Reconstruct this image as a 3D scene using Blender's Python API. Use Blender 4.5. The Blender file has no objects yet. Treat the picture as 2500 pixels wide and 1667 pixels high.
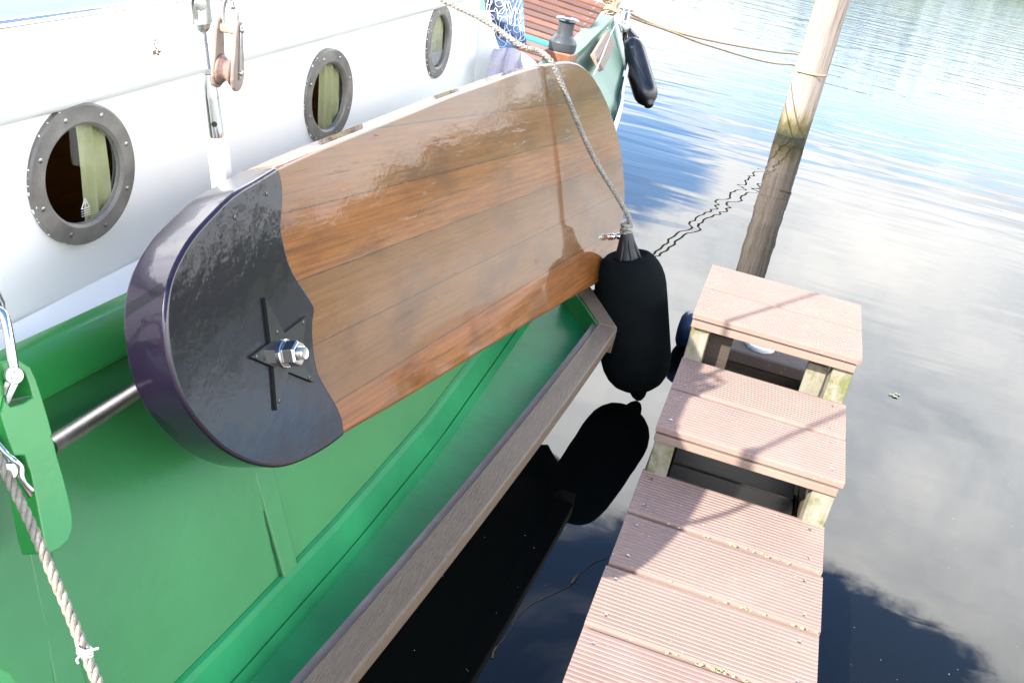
import bpy, bmesh, math, random
from mathutils import Vector as V, Matrix
random.seed(7)
scene = bpy.context.scene
COL = scene.collection
R = math.radians
PI = math.pi

# ------------------------------------------------------------------ camera
F = 2500.8                       # focal length in pixels of the 2500 x 1667 photograph
YAW, PITCH, ROLL = R(12.34), R(25.19), R(-11.398)
CAM = V((0.136, -3.126, 1.826))
f0 = V((-math.sin(YAW) * math.cos(PITCH), math.cos(YAW) * math.cos(PITCH), -math.sin(PITCH)))
r0 = V((math.cos(YAW), math.sin(YAW), 0))
d0 = f0.cross(r0)
RIGHT = math.cos(ROLL) * r0 + math.sin(ROLL) * d0
DOWN = -math.sin(ROLL) * r0 + math.cos(ROLL) * d0
FWD = f0
cd = bpy.data.cameras.new('camera')
cd.sensor_width = 36.0
cd.lens = 36.0 * F / 2500.0
cd.clip_start, cd.clip_end = 0.02, 2000
cam = bpy.data.objects.new('camera', cd)
COL.objects.link(cam)
rot = Matrix((RIGHT, -DOWN, -FWD)).transposed()
cam.matrix_world = Matrix.Translation(CAM) @ rot.to_4x4()
scene.camera = cam

# ------------------------------------------------------------------ sun, sky, exposure
SUN_AZ, SUN_EL = R(32.0), R(31.5)     # the light travels towards +x +y and down
sl = bpy.data.lights.new('sun', 'SUN')
sl.energy, sl.angle, sl.color = 4.2, R(0.55), (1.0, 0.95, 0.86)
sun = bpy.data.objects.new('sun', sl)
COL.objects.link(sun)
ldir = V((math.sin(SUN_AZ) * math.cos(SUN_EL), math.cos(SUN_AZ) * math.cos(SUN_EL), -math.sin(SUN_EL)))
sun.rotation_euler = ldir.to_track_quat('-Z', 'Y').to_euler()
sun.location = (-6, -9, 8)
scene.view_settings.view_transform = 'Standard'
scene.view_settings.look = 'None'
scene.view_settings.gamma = 1
scene.view_settings.exposure = 1.6
scene.render.engine = 'CYCLES'
try:
    scene.cycles.use_denoising = True
    scene.cycles.denoiser = 'OPENIMAGEDENOISE'
except Exception:
    pass
scene.cycles.max_bounces = 8
scene.cycles.caustics_reflective = True
scene.cycles.sample_clamp_indirect = 12


class NT:
    """small node-tree writer"""
    def __init__(s, tree):
        s.t = tree
        s.t.nodes.clear()

    def n(s, kind, **kw):
        nd = s.t.nodes.new(kind)
        for k, v in kw.items():
            setattr(nd, k, v)
        return nd

    def put(s, sock, val):
        if val is None:
            return
        if hasattr(val, 'is_output') or isinstance(val, bpy.types.NodeSocket):
            s.t.links.new(val, sock)
        else:
            if sock.type == 'RGBA' and len(val) == 3:
                val = (*val, 1)
            sock.default_value = val

    def math(s, op, a, b=None, c=None, clamp=False):
        m = s.n('ShaderNodeMath', operation=op, use_clamp=clamp)
        for i, x in enumerate((a, b, c)):
            s.put(m.inputs[i], x)
        return m.outputs[0]

    def mix(s, fac, a, b, blend='MIX'):
        m = s.n('ShaderNodeMix', data_type='RGBA', blend_type=blend)
        s.put(m.inputs[0], fac)
        s.put(m.inputs[6], a)
        s.put(m.inputs[7], b)
        return m.outputs[2]

    def ramp(s, fac, stops, interp='LINEAR'):
        r = s.n('ShaderNodeValToRGB')
        e = r.color_ramp
        e.interpolation = interp
        while len(e.elements) < len(stops):
            e.elements.new(0.5)
        for el, (p, c) in zip(e.elements, stops):
            el.position = p
            el.color = (*c, 1) if len(c) == 3 else c
        s.put(r.inputs[0], fac)
        return r.outputs[0]

    def smooth(s, x, lo, hi, a=0.0, b=1.0):
        m = s.n('ShaderNodeMapRange', interpolation_type='SMOOTHSTEP')
        s.put(m.inputs[0], x)
        for i, v in zip((1, 2, 3, 4), (lo, hi, a, b)):
            m.inputs[i].default_value = v
        return m.outputs[0]

    def coord(s, which='Object', scale=(1, 1, 1), rot=(0, 0, 0), loc=(0, 0, 0)):
        tc = s.n('ShaderNodeTexCoord')
        mp = s.n('ShaderNodeMapping')
        s.t.links.new(tc.outputs[which], mp.inputs[0])
        mp.inputs['Scale'].default_value = scale
        mp.inputs['Rotation'].default_value = rot
        mp.inputs['Location'].default_value = loc
        return mp.outputs[0]

    def noise(s, vec, scale=5, detail=4, rough=0.55, dist=0.0):
        nd = s.n('ShaderNodeTexNoise')
        s.put(nd.inputs['Vector'], vec)
        nd.inputs['Scale'].default_value = scale
        nd.inputs['Detail'].default_value = detail
        nd.inputs['Roughness'].default_value = rough
        nd.inputs['Distortion'].default_value = dist
        return nd.outputs[0]

    def sep(s, vec):
        nd = s.n('ShaderNodeSeparateXYZ')
        s.put(nd.inputs[0], vec)
        return nd.outputs

    def bump(s, h, strength=0.3, dist=0.01, normal=None):
        b = s.n('ShaderNodeBump')
        b.inputs['Strength'].default_value = strength
        b.inputs['Distance'].default_value = dist
        s.put(b.inputs['Height'], h)
        if normal is not None:
            s.put(b.inputs['Normal'], normal)
        return b.outputs[0]


# sky: Nishita with a broad bank of bright clouds above the horizon, clear blue overhead
world = bpy.data.worlds.new('World')
scene.world = world
world.use_nodes = True
w = NT(world.node_tree)
SKY = 0.15
sky = w.n('ShaderNodeTexSky', sky_type='NISHITA', sun_disc=False, sun_elevation=SUN_EL, sun_rotation=R(212.3))
sky.air_density, sky.dust_density, sky.ozone_density = 1.0, 0.6, 1.6
gen = w.coord('Generated')
sx, sy, sz = w.sep(gen)
elev = w.math('ARCSINE', sz)
big = w.noise(w.coord('Generated', scale=(1.0, 1.0, 2.2), loc=(0.7, 0.35, 0.1)), 2.1, 6, 0.58, 0.6)
fine = w.noise(w.coord('Generated', scale=(1.0, 1.0, 1.6), loc=(3.1, 1.2, 0.5)), 5.5, 8, 0.6, 0.3)
edge = w.math('ADD', elev, w.math('MULTIPLY', w.math('SUBTRACT', fine, 0.5), 0.22))
bank = w.smooth(edge, 0.568, 0.590, 1.0, 0.0)
holes = w.smooth(w.math('ADD', w.math('MULTIPLY', big, 0.7), w.math('MULTIPLY', fine, 0.3)), 0.36, 0.45)
azim = w.math('ARCTAN2', sx, sy)


def gap_at(az, el, ra_, re_):           # an opening in the clouds
    da = w.math('DIVIDE', w.math('SUBTRACT', azim, R(az)), R(ra_))
    de = w.math('DIVIDE', w.math('SUBTRACT', elev, R(el)), R(re_))
    r2 = w.math('ADD', w.math('MULTIPLY', da, da), w.math('MULTIPLY', de, de))
    r2 = w.math('ADD', r2, w.math('MULTIPLY', w.math('SUBTRACT', fine, 0.5), 2.6))
    return w.smooth(r2, 0.55, 1.25)


cloud = w.math('MULTIPLY', bank, holes)
cloud = w.math('MULTIPLY', cloud, gap_at(-11, 14.2, 8, 3.4))
cloud = w.math('MULTIPLY', cloud, w.math('ADD', 0.30, w.math('MULTIPLY', gap_at(4, 8.2, 12, 2.2), 0.70)))
cloud = w.math('MULTIPLY', cloud, w.math('ADD', 0.45, w.math('MULTIPLY', gap_at(-3, 10.5, 6, 1.6), 0.55)))
cloud = w.math('MULTIPLY', cloud, gap_at(62, 7, 22, 4.5))
solid = w.math('MULTIPLY', w.math('MULTIPLY', bank, w.smooth(elev, R(15), R(20))), w.math('MULTIPLY', w.smooth(azim, R(-9), R(-2)), w.smooth(azim, R(40), R(60), 1.0, 0.0)))
cloud = w.math('MAXIMUM', cloud, w.math('MULTIPLY', solid, 0.93))
puffs = w.math('MULTIPLY', w.smooth(big, 0.62, 0.74), 0.25)
cloud = w.math('MAXIMUM', cloud, puffs, clamp=True)
bright = w.ramp(fine, [(0.32, (0.66, 0.70, 0.75)), (0.50, (0.94, 0.95, 0.96)), (0.66, (1.16, 1.14, 1.10))])
low = w.math('MULTIPLY', w.ramp(w.math('DIVIDE', elev, 0.8), [(0.000, (0.275, 0.275, 0.275)), (0.131, (0.310, 0.310, 0.310)), (0.218, (0.370, 0.370, 0.370)), (0.327, (0.490, 0.490, 0.490)), (0.436, (0.650, 0.650, 0.650)), (0.567, (0.900, 0.900, 0.900)), (0.676, (0.950, 0.950, 0.950)), (0.785, (0.750, 0.750, 0.750))]), 2.0)
CLOUD = 1.40 / SKY
ccol = w.n('ShaderNodeVectorMath', operation='SCALE')
w.put(ccol.inputs[0], bright)
w.put(ccol.inputs['Scale'], w.math('MULTIPLY', w.math('MULTIPLY', low, w.smooth(azim, R(35), R(80), 1.0, 1.15)), CLOUD))  # clouds raised towards the unseen right to brighten cabin wall and hull
bg = w.n('ShaderNodeBackground')
bg.inputs[1].default_value = SKY
skyc = w.mix(1.0, sky.outputs[0], (0.94, 1.05, 1.22), 'MULTIPLY')
w.put(bg.inputs[0], w.mix(cloud, skyc, ccol.outputs[0]))
wo = w.n('ShaderNodeOutputWorld')
w.t.links.new(bg.outputs[0], wo.inputs[0])


# ------------------------------------------------------------------ pixel -> place helpers (metres)
def ray(px, py):
    return RIGHT * ((px - 1250) / F) + DOWN * ((py - 833.5) / F) + FWD


def P(px, py, d):                       # point at depth d (half metres) along a sight line
    return CAM + ray(px, py) * (2 * d)


def onplane(px, py, p, n):
    d = ray(px, py)
    return CAM + d * ((p - CAM).dot(n) / d.dot(n))


def atz(px, py, z):
    return onplane(px, py, V((0, 0, z)), V((0, 0, 1)))


def lerp(a, b, t):
    return a + (b - a) * t


# ------------------------------------------------------------------ mesh helpers
def empty(name, loc, label, cat, group=None, mat=None):
    o = bpy.data.objects.new(name, None)
    COL.objects.link(o)
    o.empty_display_size = 0.05
    if mat is None:
        o.location = loc
    else:
        o.matrix_world = mat
    o['label'], o['category'] = label, cat
    if group:
        o['group'] = group
    return o


def tag(o, label, cat, group=None):
    o['label'], o['category'] = label, cat
    if group:
        o['group'] = group
    return o


def origin(par):
    q, v = par, V((0, 0, 0))
    while q is not None:
        v = v + V(q.location)
        q = q.parent
    return v


def mesh(name, vs, fs, mat=None, par=None, smooth=False, bevel=0, seg=2, local=False, subd=0, ang=40, loc=None, fm=None):
    """vs in world metres (or the parent's own axes when local)"""
    me = bpy.data.meshes.new(name)
    base = V((0, 0, 0)) if local else (origin(par) if par else (V(loc) if loc is not None else V((0, 0, 0))))
    me.from_pydata([tuple(V(v) - base) for v in vs], [], fs)
    bm = bmesh.new()
    bm.from_mesh(me)
    bmesh.ops.recalc_face_normals(bm, faces=bm.faces)
    bm.to_mesh(me)
    bm.free()
    o = bpy.data.objects.new(name, me)
    COL.objects.link(o)
    if par:
        o.parent = par
    elif loc is not None:
        o.location = loc
    mats = mat if isinstance(mat, (list, tuple)) else [mat]
    for m in mats:
        if m is not None:
            me.materials.append(m)
    if fm:
        for p in me.polygons:
            p.material_index = fm(p)
    if bevel:
        b = o.modifiers.new('bevel', 'BEVEL')
        b.width, b.segments, b.limit_method, b.angle_limit = bevel, seg, 'ANGLE', R(30)
        b.harden_normals = False
    if subd:
        s = o.modifiers.new('subd', 'SUBSURF')
        s.levels = s.render_levels = subd
    if smooth:
        for p in me.polygons:
            p.use_smooth = True
        if smooth == 'auto':
            try:
                me.set_sharp_from_angle(angle=R(ang))
            except Exception:
                pass
    return o


class MB:
    def __init__(s):
        s.v, s.f = [], []

    def add(s, vs, fs):
        k = len(s.v)
        s.v += [V(v) for v in vs]
        s.f += [tuple(i + k for i in f) for f in fs]
        return s

    def box(s, c, ax, ay, az, dx, dy, dz):
        c, ax, ay, az = V(c), V(ax), V(ay), V(az)
        vs = [c + ax * (i * dx / 2) + ay * (j * dy / 2) + az * (k * dz / 2) for i in (-1, 1) for j in (-1, 1) for k in (-1, 1)]
        return s.add(vs, [(0, 1, 3, 2), (4, 6, 7, 5), (0, 4, 5, 1), (2, 3, 7, 6), (0, 2, 6, 4), (1, 5, 7, 3)])

    def hexa(s, a, b):                   # two quads a, b (4 points each)
        return s.add(list(a) + list(b), [(0, 1, 2, 3), (7, 6, 5, 4), (0, 4, 5, 1), (1, 5, 6, 2), (2, 6, 7, 3), (3, 7, 4, 0)])

    def tube(s, pts, r, n=10, caps=True):
        pts = [V(p) for p in pts]
        rs = r if isinstance(r, (list, tuple)) else [r] * len(pts)
        rings, prev = [], None
        for i, p in enumerate(pts):
            t = (pts[min(i + 1, len(pts) - 1)] - pts[max(i - 1, 0)]).normalized()
            if prev is None:
                a = V((0, 0, 1)) if abs(t.z) < 0.9 else V((1, 0, 0))
                x = t.cross(a).normalized()
            else:
                x = (prev - t * prev.dot(t)).normalized()
            prev = x
            y = t.cross(x)
            rings.append([p + (x * math.cos(2 * PI * k / n) + y * math.sin(2 * PI * k / n)) * rs[i] for k in range(n)])
        vs = [v for g in rings for v in g]
        fs = []
        for i in range(len(pts) - 1):
            for k in range(n):
                fs.append((i * n + k, i * n + (k + 1) % n, (i + 1) * n + (k + 1) % n, (i + 1) * n + k))
        if caps:
            fs.append(tuple(range(n))[::-1])
            fs.append(tuple(range((len(pts) - 1) * n, len(pts) * n)))
        return s.add(vs, fs)

    def lathe(s, prof, o, axis, n=32, caps=True, start=None):
        """prof: (radius, distance along axis)"""
        o, t = V(o), V(axis).normalized()
        a = V((0, 0, 1)) if abs(t.z) < 0.9 else V((1, 0, 0))
        x = t.cross(a).normalized() if start is None else V(start).normalized()
        y = t.cross(x)
        vs, fs = [], []
        for r, h in prof:
            for k in range(n):
                vs.append(o + t * h + (x * math.cos(2 * PI * k / n) + y * math.sin(2 * PI * k / n)) * r)
        for i in range(len(prof) - 1):
            for k in range(n):
                fs.append((i * n + k, i * n + (k + 1) % n, (i + 1) * n + (k + 1) % n, (i + 1) * n + k))
        if caps:
            fs.append(tuple(range(n))[::-1])
            fs.append(tuple(range((len(prof) - 1) * n, len(prof) * n)))
        return s.add(vs, fs)

    def prism(s, poly, off):
        k = len(poly)
        poly = [V(p) for p in poly]
        off = V(off)
        return s.add(poly + [p + off for p in poly], [tuple(range(k)), tuple(range(2 * k - 1, k - 1, -1))] +
                     [(i, (i + 1) % k, (i + 1) % k + k, i + k) for i in range(k)])

    def build(s, name, mat, par=None, **kw):
        return mesh(name, s.v, s.f, mat, par, **kw)


def spline(pts, n=8, closed=False):
    pts = [V(p) for p in pts]
    out, m = [], len(pts)
    for i in range(m if closed else m - 1):
        if closed:
            a, b, c, d = pts[i - 1], pts[i], pts[(i + 1) % m], pts[(i + 2) % m]
        else:
            a, b, c, d = pts[max(i - 1, 0)], pts[i], pts[i + 1], pts[min(i + 2, m - 1)]
        for k in range(n):
            t = k / n
            out.append(0.5 * (2 * b + (c - a) * t + (2 * a - 5 * b + 4 * c - d) * t * t + (3 * b - a - 3 * c + d) * t ** 3))
    if not closed:
        out.append(pts[-1])
    return out


def resample(pts, step):
    out = [pts[0]]
    need = step
    for a, b in zip(pts, pts[1:]):
        L = (b - a).length
        pos = 0
        while L - pos >= need:
            pos += need
            out.append(a + (b - a) * (pos / L))
            need = step
        need -= L - pos
    out.append(pts[-1])
    return out


def laid_rope(mb, pts, r, strands=3, pitch=6.0, n=6, braid=False):
    """rope of twisted (or braided) strands along a path"""
    pts = resample(pts, r * pitch / 9.0)
    frames, prev, s, out = [], None, 0.0, []
    for i, p in enumerate(pts):
        t = (pts[min(i + 1, len(pts) - 1)] - pts[max(i - 1, 0)]).normalized()
        if prev is None:
            x = t.cross(V((0.3, 0.2, 1))).normalized()
        else:
            x = (prev - t * prev.dot(t)).normalized()
        prev = x
        frames.append((p, x, t.cross(x)))
    for k in range(strands):
        sgn = -1 if (braid and k % 2) else 1
        path = []
        for i, (p, x, y) in enumerate(frames):
            a = sgn * 2 * PI * (i / 9.0) + 2 * PI * k / strands
            q = r * (0.56 + (0.08 * math.sin(4 * PI * i / 9.0 + k) if braid else 0))
            path.append(p + (x * math.cos(a) + y * math.sin(a)) * q)
        mb.tube(path, r * 0.52, n)
    return mb


# ------------------------------------------------------------------ materials
def material(name):
    m = bpy.data.materials.new(name)
    m.use_nodes = True
    t = NT(m.node_tree)
    b = t.n('ShaderNodeBsdfPrincipled')
    o = t.n('ShaderNodeOutputMaterial')
    t.t.links.new(b.outputs[0], o.inputs[0])
    return m, t, b


def setp(t, b, color=None, rough=None, metal=None, coat=None, coat_rough=None, spec=None, normal=None, coat_normal=None, ior=None, sheen=None):
    for k, v in (('Base Color', color), ('Roughness', rough), ('Metallic', metal), ('Coat Weight', coat), ('Coat Roughness', coat_rough),
                 ('Specular IOR Level', spec), ('Normal', normal), ('Coat Normal', coat_normal), ('IOR', ior), ('Sheen Weight', sheen)):
        t.put(b.inputs[k], v)


def paint(name, col, rough=0.3, coat=0.5, var=0.12, scale=3.0, bumps=0.05, bscale=60, dirt=None, coat_rough=0.08, dirt_amt=0.55):
    m, t, b = material(name)
    c = t.coord()
    n1 = t.noise(c, scale, 5)
    dark = tuple(x * (1 - var) for x in col)
    lite = tuple(min(1, x * (1 + var)) for x in col)
    cc = t.ramp(n1, [(0.3, dark), (0.7, lite)])
    if dirt:
        n2 = t.noise(c, scale * 9, 8, 0.7)
        cc = t.mix(t.smooth(n2, dirt_amt, dirt_amt + 0.12), cc, dirt)
    nb = t.noise(c, bscale, 4)
    nl = t.noise(c, bscale / 12, 3)
    h = t.math('ADD', nb, t.math('MULTIPLY', nl, 4.0))
    nor = t.bump(h, bumps, 0.01)
    setp(t, b, cc, t.math('ADD', rough, t.math('MULTIPLY', t.math('SUBTRACT', n1, 0.5), 0.15)), 0, coat, coat_rough, None, nor, nor)
    return m


def lowspec(m, v):
    m.node_tree.nodes['Principled BSDF'].inputs['Specular IOR Level'].default_value = v
    return m


def metal(name, col, rough=0.15, var=0.15, scale=20, bumps=0.02):
    m, t, b = material(name)
    c = t.coord()
    n = t.noise(c, scale, 5)
    setp(t, b, t.mix(n, tuple(x * (1 - var) for x in col), tuple(min(1, x * (1 + var)) for x in col)),
         t.math('ADD', rough, t.math('MULTIPLY', n, 0.12)), 1.0, normal=t.bump(n, bumps, 0.01))
    return m


def grain_wood(name, a, b_, c_, axis='Y', scale=1.0, rough=0.75, coat=0, bumps=0.4, crack=(0.02, 0.016, 0.012), crack_amt=0.5, moss=None):
    m, t, b = material(name)
    st = {'X': (1.2, 22, 22), 'Y': (22, 1.2, 22), 'Z': (22, 22, 1.2)}[axis]
    st = tuple(x * scale for x in st)
    c = t.coord(scale=st)
    n = t.noise(c, 3.0, 8, 0.65, 0.4)
    n2 = t.noise(t.coord(), 4.0 * scale, 5)
    cc = t.ramp(n, [(0.25, a), (0.5, b_), (0.78, c_)])
    cc = t.mix(t.math('MULTIPLY', n2, 0.5), cc, tuple(x * 0.55 for x in b_))
    cr = t.noise(t.coord(scale=tuple(x * 1.6 for x in st), loc=(3, 1, 2)), 2.4, 4, 0.6)
    crk = t.math('MULTIPLY', t.smooth(cr, 0.64, 0.72), crack_amt)
    cc = t.mix(crk, cc, crack)
    if moss:
        n3 = t.noise(t.coord(), 11, 8, 0.72)
        cc = t.mix(t.math('MULTIPLY', t.smooth(n3, 0.46, 0.60), moss[1]), cc, moss[0])
    h = t.math('SUBTRACT', n, t.math('MULTIPLY', crk, 1.2))
    nor = t.bump(h, bumps, 0.006)
    setp(t, b, cc, rough, 0, coat, 0.1, None, nor)
    return m


M_GREEN = paint('green_hull_paint', (0.024, 0.155, 0.043), 0.45, 0.22, 0.16, 2.2, 0.06, 45, coat_rough=0.2, dirt=(0.03, 0.13, 0.045), dirt_amt=0.64)
M_GREEN_RAIL = paint('green_rail_lit', (0.024, 0.225, 0.045), 0.34, 0.4, 0.1, 5, 0.04, 60)  # hull green brightened in colour for bounce off the white cabin wall
M_GREEN_LEDGE = paint('green_ledge_paint', (0.013, 0.180, 0.062), 0.5, 0.08, 0.25, 3.2, 0.12, 22, coat_rough=0.25)
M_BULWARK = paint('sky_sheen_green', (0.075, 0.20, 0.125), 0.5, 0.5, 0.12, 3, coat_rough=0.35)  # hull green paled in colour for the sky sheen on the far bulwark
M_WHITE = paint('white_cabin_paint', (0.87, 0.86, 0.82), 0.35, 0.3, 0.02, 2, 0.03, 30)
M_WHITE2 = paint('white_trim_paint', (0.74, 0.75, 0.72), 0.4, 0.3, 0.05, 6, 0.05, 40, dirt=(0.35, 0.31, 0.24), dirt_amt=0.70)
M_ROOF = paint('pale_blue_roof', (0.17, 0.225, 0.29), 0.65, 0.0, 0.2, 1.1, 0.1, 4)
M_DECK = paint('deck_paint', (0.86, 0.855, 0.83), 0.5, 0.1, 0.05, 4)
M_HULL_LOW = paint('black_hull_bottom', (0.006, 0.008, 0.007), 0.5, 0.2)
M_CAP = paint('navy_head_paint', (0.0045, 0.0032, 0.0075), 0.45, 0.95, 0.35, 5, 0.16, 8, coat_rough=0.05)
lowspec(M_CAP, 0.15)
lowspec(M_GREEN_LEDGE, 0.12)
lowspec(M_GREEN, 0.3)
lowspec(M_GREEN_RAIL, 0.35)
M_CAPRIM = paint('rim_reflection_navy', (0.0085, 0.0048, 0.0145), 0.3, 0.7, 0.3, 6, 0.05, 20, coat_rough=0.06)  # same navy paint, purpled in colour for the rim's blue reflection
lowspec(M_CAPRIM, 0.15)
M_STAR = paint('star_grey_paint', (0.009, 0.009, 0.0072), 0.34, 0.85, 0.25, 12, 0.05, 40)
lowspec(M_STAR, 0.2)
M_SHADE_BLACK = paint('shade_black', (0.003, 0.003, 0.003), 0.6, 0)  # black standing for shade on the star's edges and in the lock hole
M_CHROME = metal('chrome', (0.62, 0.62, 0.61), 0.05)
M_STEEL = metal('galvanised_steel', (0.55, 0.54, 0.51), 0.22, 0.2, 60)
M_ROD = metal('worn_rod_steel', (0.46, 0.42, 0.39), 0.32, 0.45, 25)
M_BLOCK = paint('worn_block_shell', (0.26, 0.205, 0.17), 0.5, 0.15, 0.25, 25, 0.15, 90)
M_SHEAVE = paint('worn_sheave', (0.24, 0.15, 0.125), 0.6, 0, 0.25, 40, 0.3, 120)
M_SHEATH = paint('white_sheath', (0.80, 0.80, 0.79), 0.5, 0.1, 0.05, 10)
M_RUBBER = paint('black_fender_rubber', (0.005, 0.0055, 0.008), 0.36, 0.25, 0.3, 12, 0.08, 30, coat_rough=0.2)
M_EYE = paint('fender_eye_rubber', (0.004, 0.005, 0.009), 0.55, 0.05, 0.2, 12)
M_SEAM_SHADE = paint('seam_shade_green', (0.006, 0.045, 0.014), 0.8, 0, 0.4, 30)
M_RUST = paint('rust_brown', (0.14, 0.085, 0.05), 0.9, 0, 0.5, 200)
M_FLOAT = paint('blue_float_plastic', (0.012, 0.030, 0.075), 0.35, 0.3, 0.2, 6)
M_BRONZE = paint('bronze_ring', (0.165, 0.155, 0.135), 0.5, 0.15, 0.35, 14, 0.10, 80, dirt=(0.26, 0.25, 0.23), dirt_amt=0.66, coat_rough=0.3)
M_SCREW = metal('screw_heads', (0.40, 0.39, 0.37), 0.35)
M_GREYROPE = paint('grey_rope', (0.26, 0.245, 0.215), 0.9, 0, 0.3, 60, 0.4, 300)
M_TANROPE = paint('tan_rope', (0.42, 0.31, 0.20), 0.9, 0, 0.25, 60, 0.4, 300)
M_OLDROPE = paint('old_rope', (0.25, 0.225, 0.18), 0.9, 0, 0.3, 50, 0.4, 250)
M_CORD = paint('white_cord', (0.72, 0.70, 0.66), 0.9, 0, 0.1, 30)
M_WINCH = paint('winch_grey', (0.042, 0.048, 0.055), 0.45, 0.1, 0.15, 20)
M_TEAL = paint('teal_plank', (0.02, 0.26, 0.25), 0.5, 0.1)
M_LAV = paint('mauve_towel', (0.46, 0.425, 0.475), 1.0, 0, 0.06, 90, 0.5, 400)
M_CURTAIN = paint('curtain_cloth', (0.46, 0.43, 0.27), 0.95, 0, 0.15, 9, 0.3, 90)
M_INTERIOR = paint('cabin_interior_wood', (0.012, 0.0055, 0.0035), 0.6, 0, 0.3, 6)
M_PURPLE = paint('purple_edge_paint', (0.125, 0.090, 0.088), 0.6, 0.1, 0.2, 14)
def vary(m, amt=0.7):
    t = NT.__new__(NT)
    t.t = m.node_tree
    b = t.t.nodes['Principled BSDF']
    src = b.inputs['Base Color'].links[0].from_socket
    oi = t.n('ShaderNodeObjectInfo')
    k = t.math('ADD', 1 - amt / 2, t.math('MULTIPLY', oi.outputs['Random'], amt))
    vm = t.n('ShaderNodeVectorMath', operation='SCALE')
    t.put(vm.inputs[0], src)
    t.put(vm.inputs['Scale'], k)
    t.t.links.new(vm.outputs[0], b.inputs['Base Color'])
    return m


M_TEAK = grain_wood('chair_teak', (0.085, 0.028, 0.013), (0.145, 0.052, 0.024), (0.21, 0.088, 0.044), 'X', 1.0, 0.5, 0.2, 0.15, crack_amt=0.1)
vary(M_TEAK, 0.8)
M_MAHOG = grain_wood('mahogany', (0.13, 0.04, 0.015), (0.2, 0.065, 0.025), (0.28, 0.10, 0.04), 'Z', 0.8, 0.4, 0.6, 0.1, crack_amt=0.05)
M_RIM = grain_wood('weathered_rim_wood', (0.092, 0.064, 0.042), (0.138, 0.101, 0.070), (0.19, 0.15, 0.11), 'Y', 6.0, 0.60, 0.05, 0.5, crack_amt=0.5)
M_PALEWOOD = grain_wood('pale_post_wood', (0.19, 0.168, 0.128), (0.26, 0.236, 0.187), (0.31, 0.288, 0.235), 'Z', 0.8, 0.85, 0, 0.35, crack_amt=0.35, moss=((0.115, 0.12, 0.03), 0.85))
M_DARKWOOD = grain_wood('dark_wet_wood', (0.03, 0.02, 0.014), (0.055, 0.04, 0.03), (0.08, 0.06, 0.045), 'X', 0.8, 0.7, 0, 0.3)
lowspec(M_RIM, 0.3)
M_UNDER_SHADE = grain_wood('under_step_shade', (0.004, 0.003, 0.002), (0.009, 0.007, 0.005), (0.014, 0.011, 0.008), 'X', 0.8, 0.7, 0, 0.3)  # near-black colour stands for the shade inside the open steps
M_FAIRLEAD = grain_wood('fairlead_wood', (0.16, 0.11, 0.08), (0.26, 0.19, 0.145), (0.34, 0.26, 0.2), 'Y', 1.5, 0.7, 0, 0.3)


def composite(name, a, b_, spots=True):
    """wood-plastic deck boards: pinkish brown, streaked along the board, pale specks and bits of lichen"""
    m, t, b = material(name)
    oi = t.n('ShaderNodeObjectInfo')
    n = t.noise(t.coord(scale=(1.0, 30, 8)), 5, 6, 0.6)
    n2 = t.noise(t.coord(), 5, 6, 0.62)
    cc = t.mix(n, a, b_)
    cc = t.mix(t.math('MULTIPLY', t.smooth(n2, 0.42, 0.72), 0.35), cc, tuple(x * 1.3 for x in b_))
    cc = t.mix(t.math('MULTIPLY', oi.outputs['Random'], 0.55), cc, (0.235, 0.172, 0.138))
    sp = t.noise(t.coord(), 130, 2, 0.5)
    cc = t.mix(t.math('MULTIPLY', t.smooth(sp, 0.70, 0.76), 0.65), cc, (0.55, 0.50, 0.40))
    gv = t.noise(t.coord(loc=(5, 2, 0)), 2.2, 3)
    cc = t.mix(t.math('MULTIPLY', t.smooth(gv, 0.6, 0.8), 0.25), cc, (0.16, 0.11, 0.085))
    nor = t.bump(t.noise(t.coord(scale=(4, 40, 40)), 8, 5), 0.25, 0.004)
    setp(t, b, cc, 0.72, 0, normal=nor)
    return m


M_DECKING = composite('composite_decking', (0.205, 0.128, 0.106), (0.272, 0.180, 0.152))
M_LIPMOSS = composite('mossy_riser', (0.195, 0.135, 0.105), (0.25, 0.18, 0.14))
M_DARKDECK = composite('shaded_decking', (0.040, 0.030, 0.027), (0.062, 0.047, 0.042))


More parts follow.
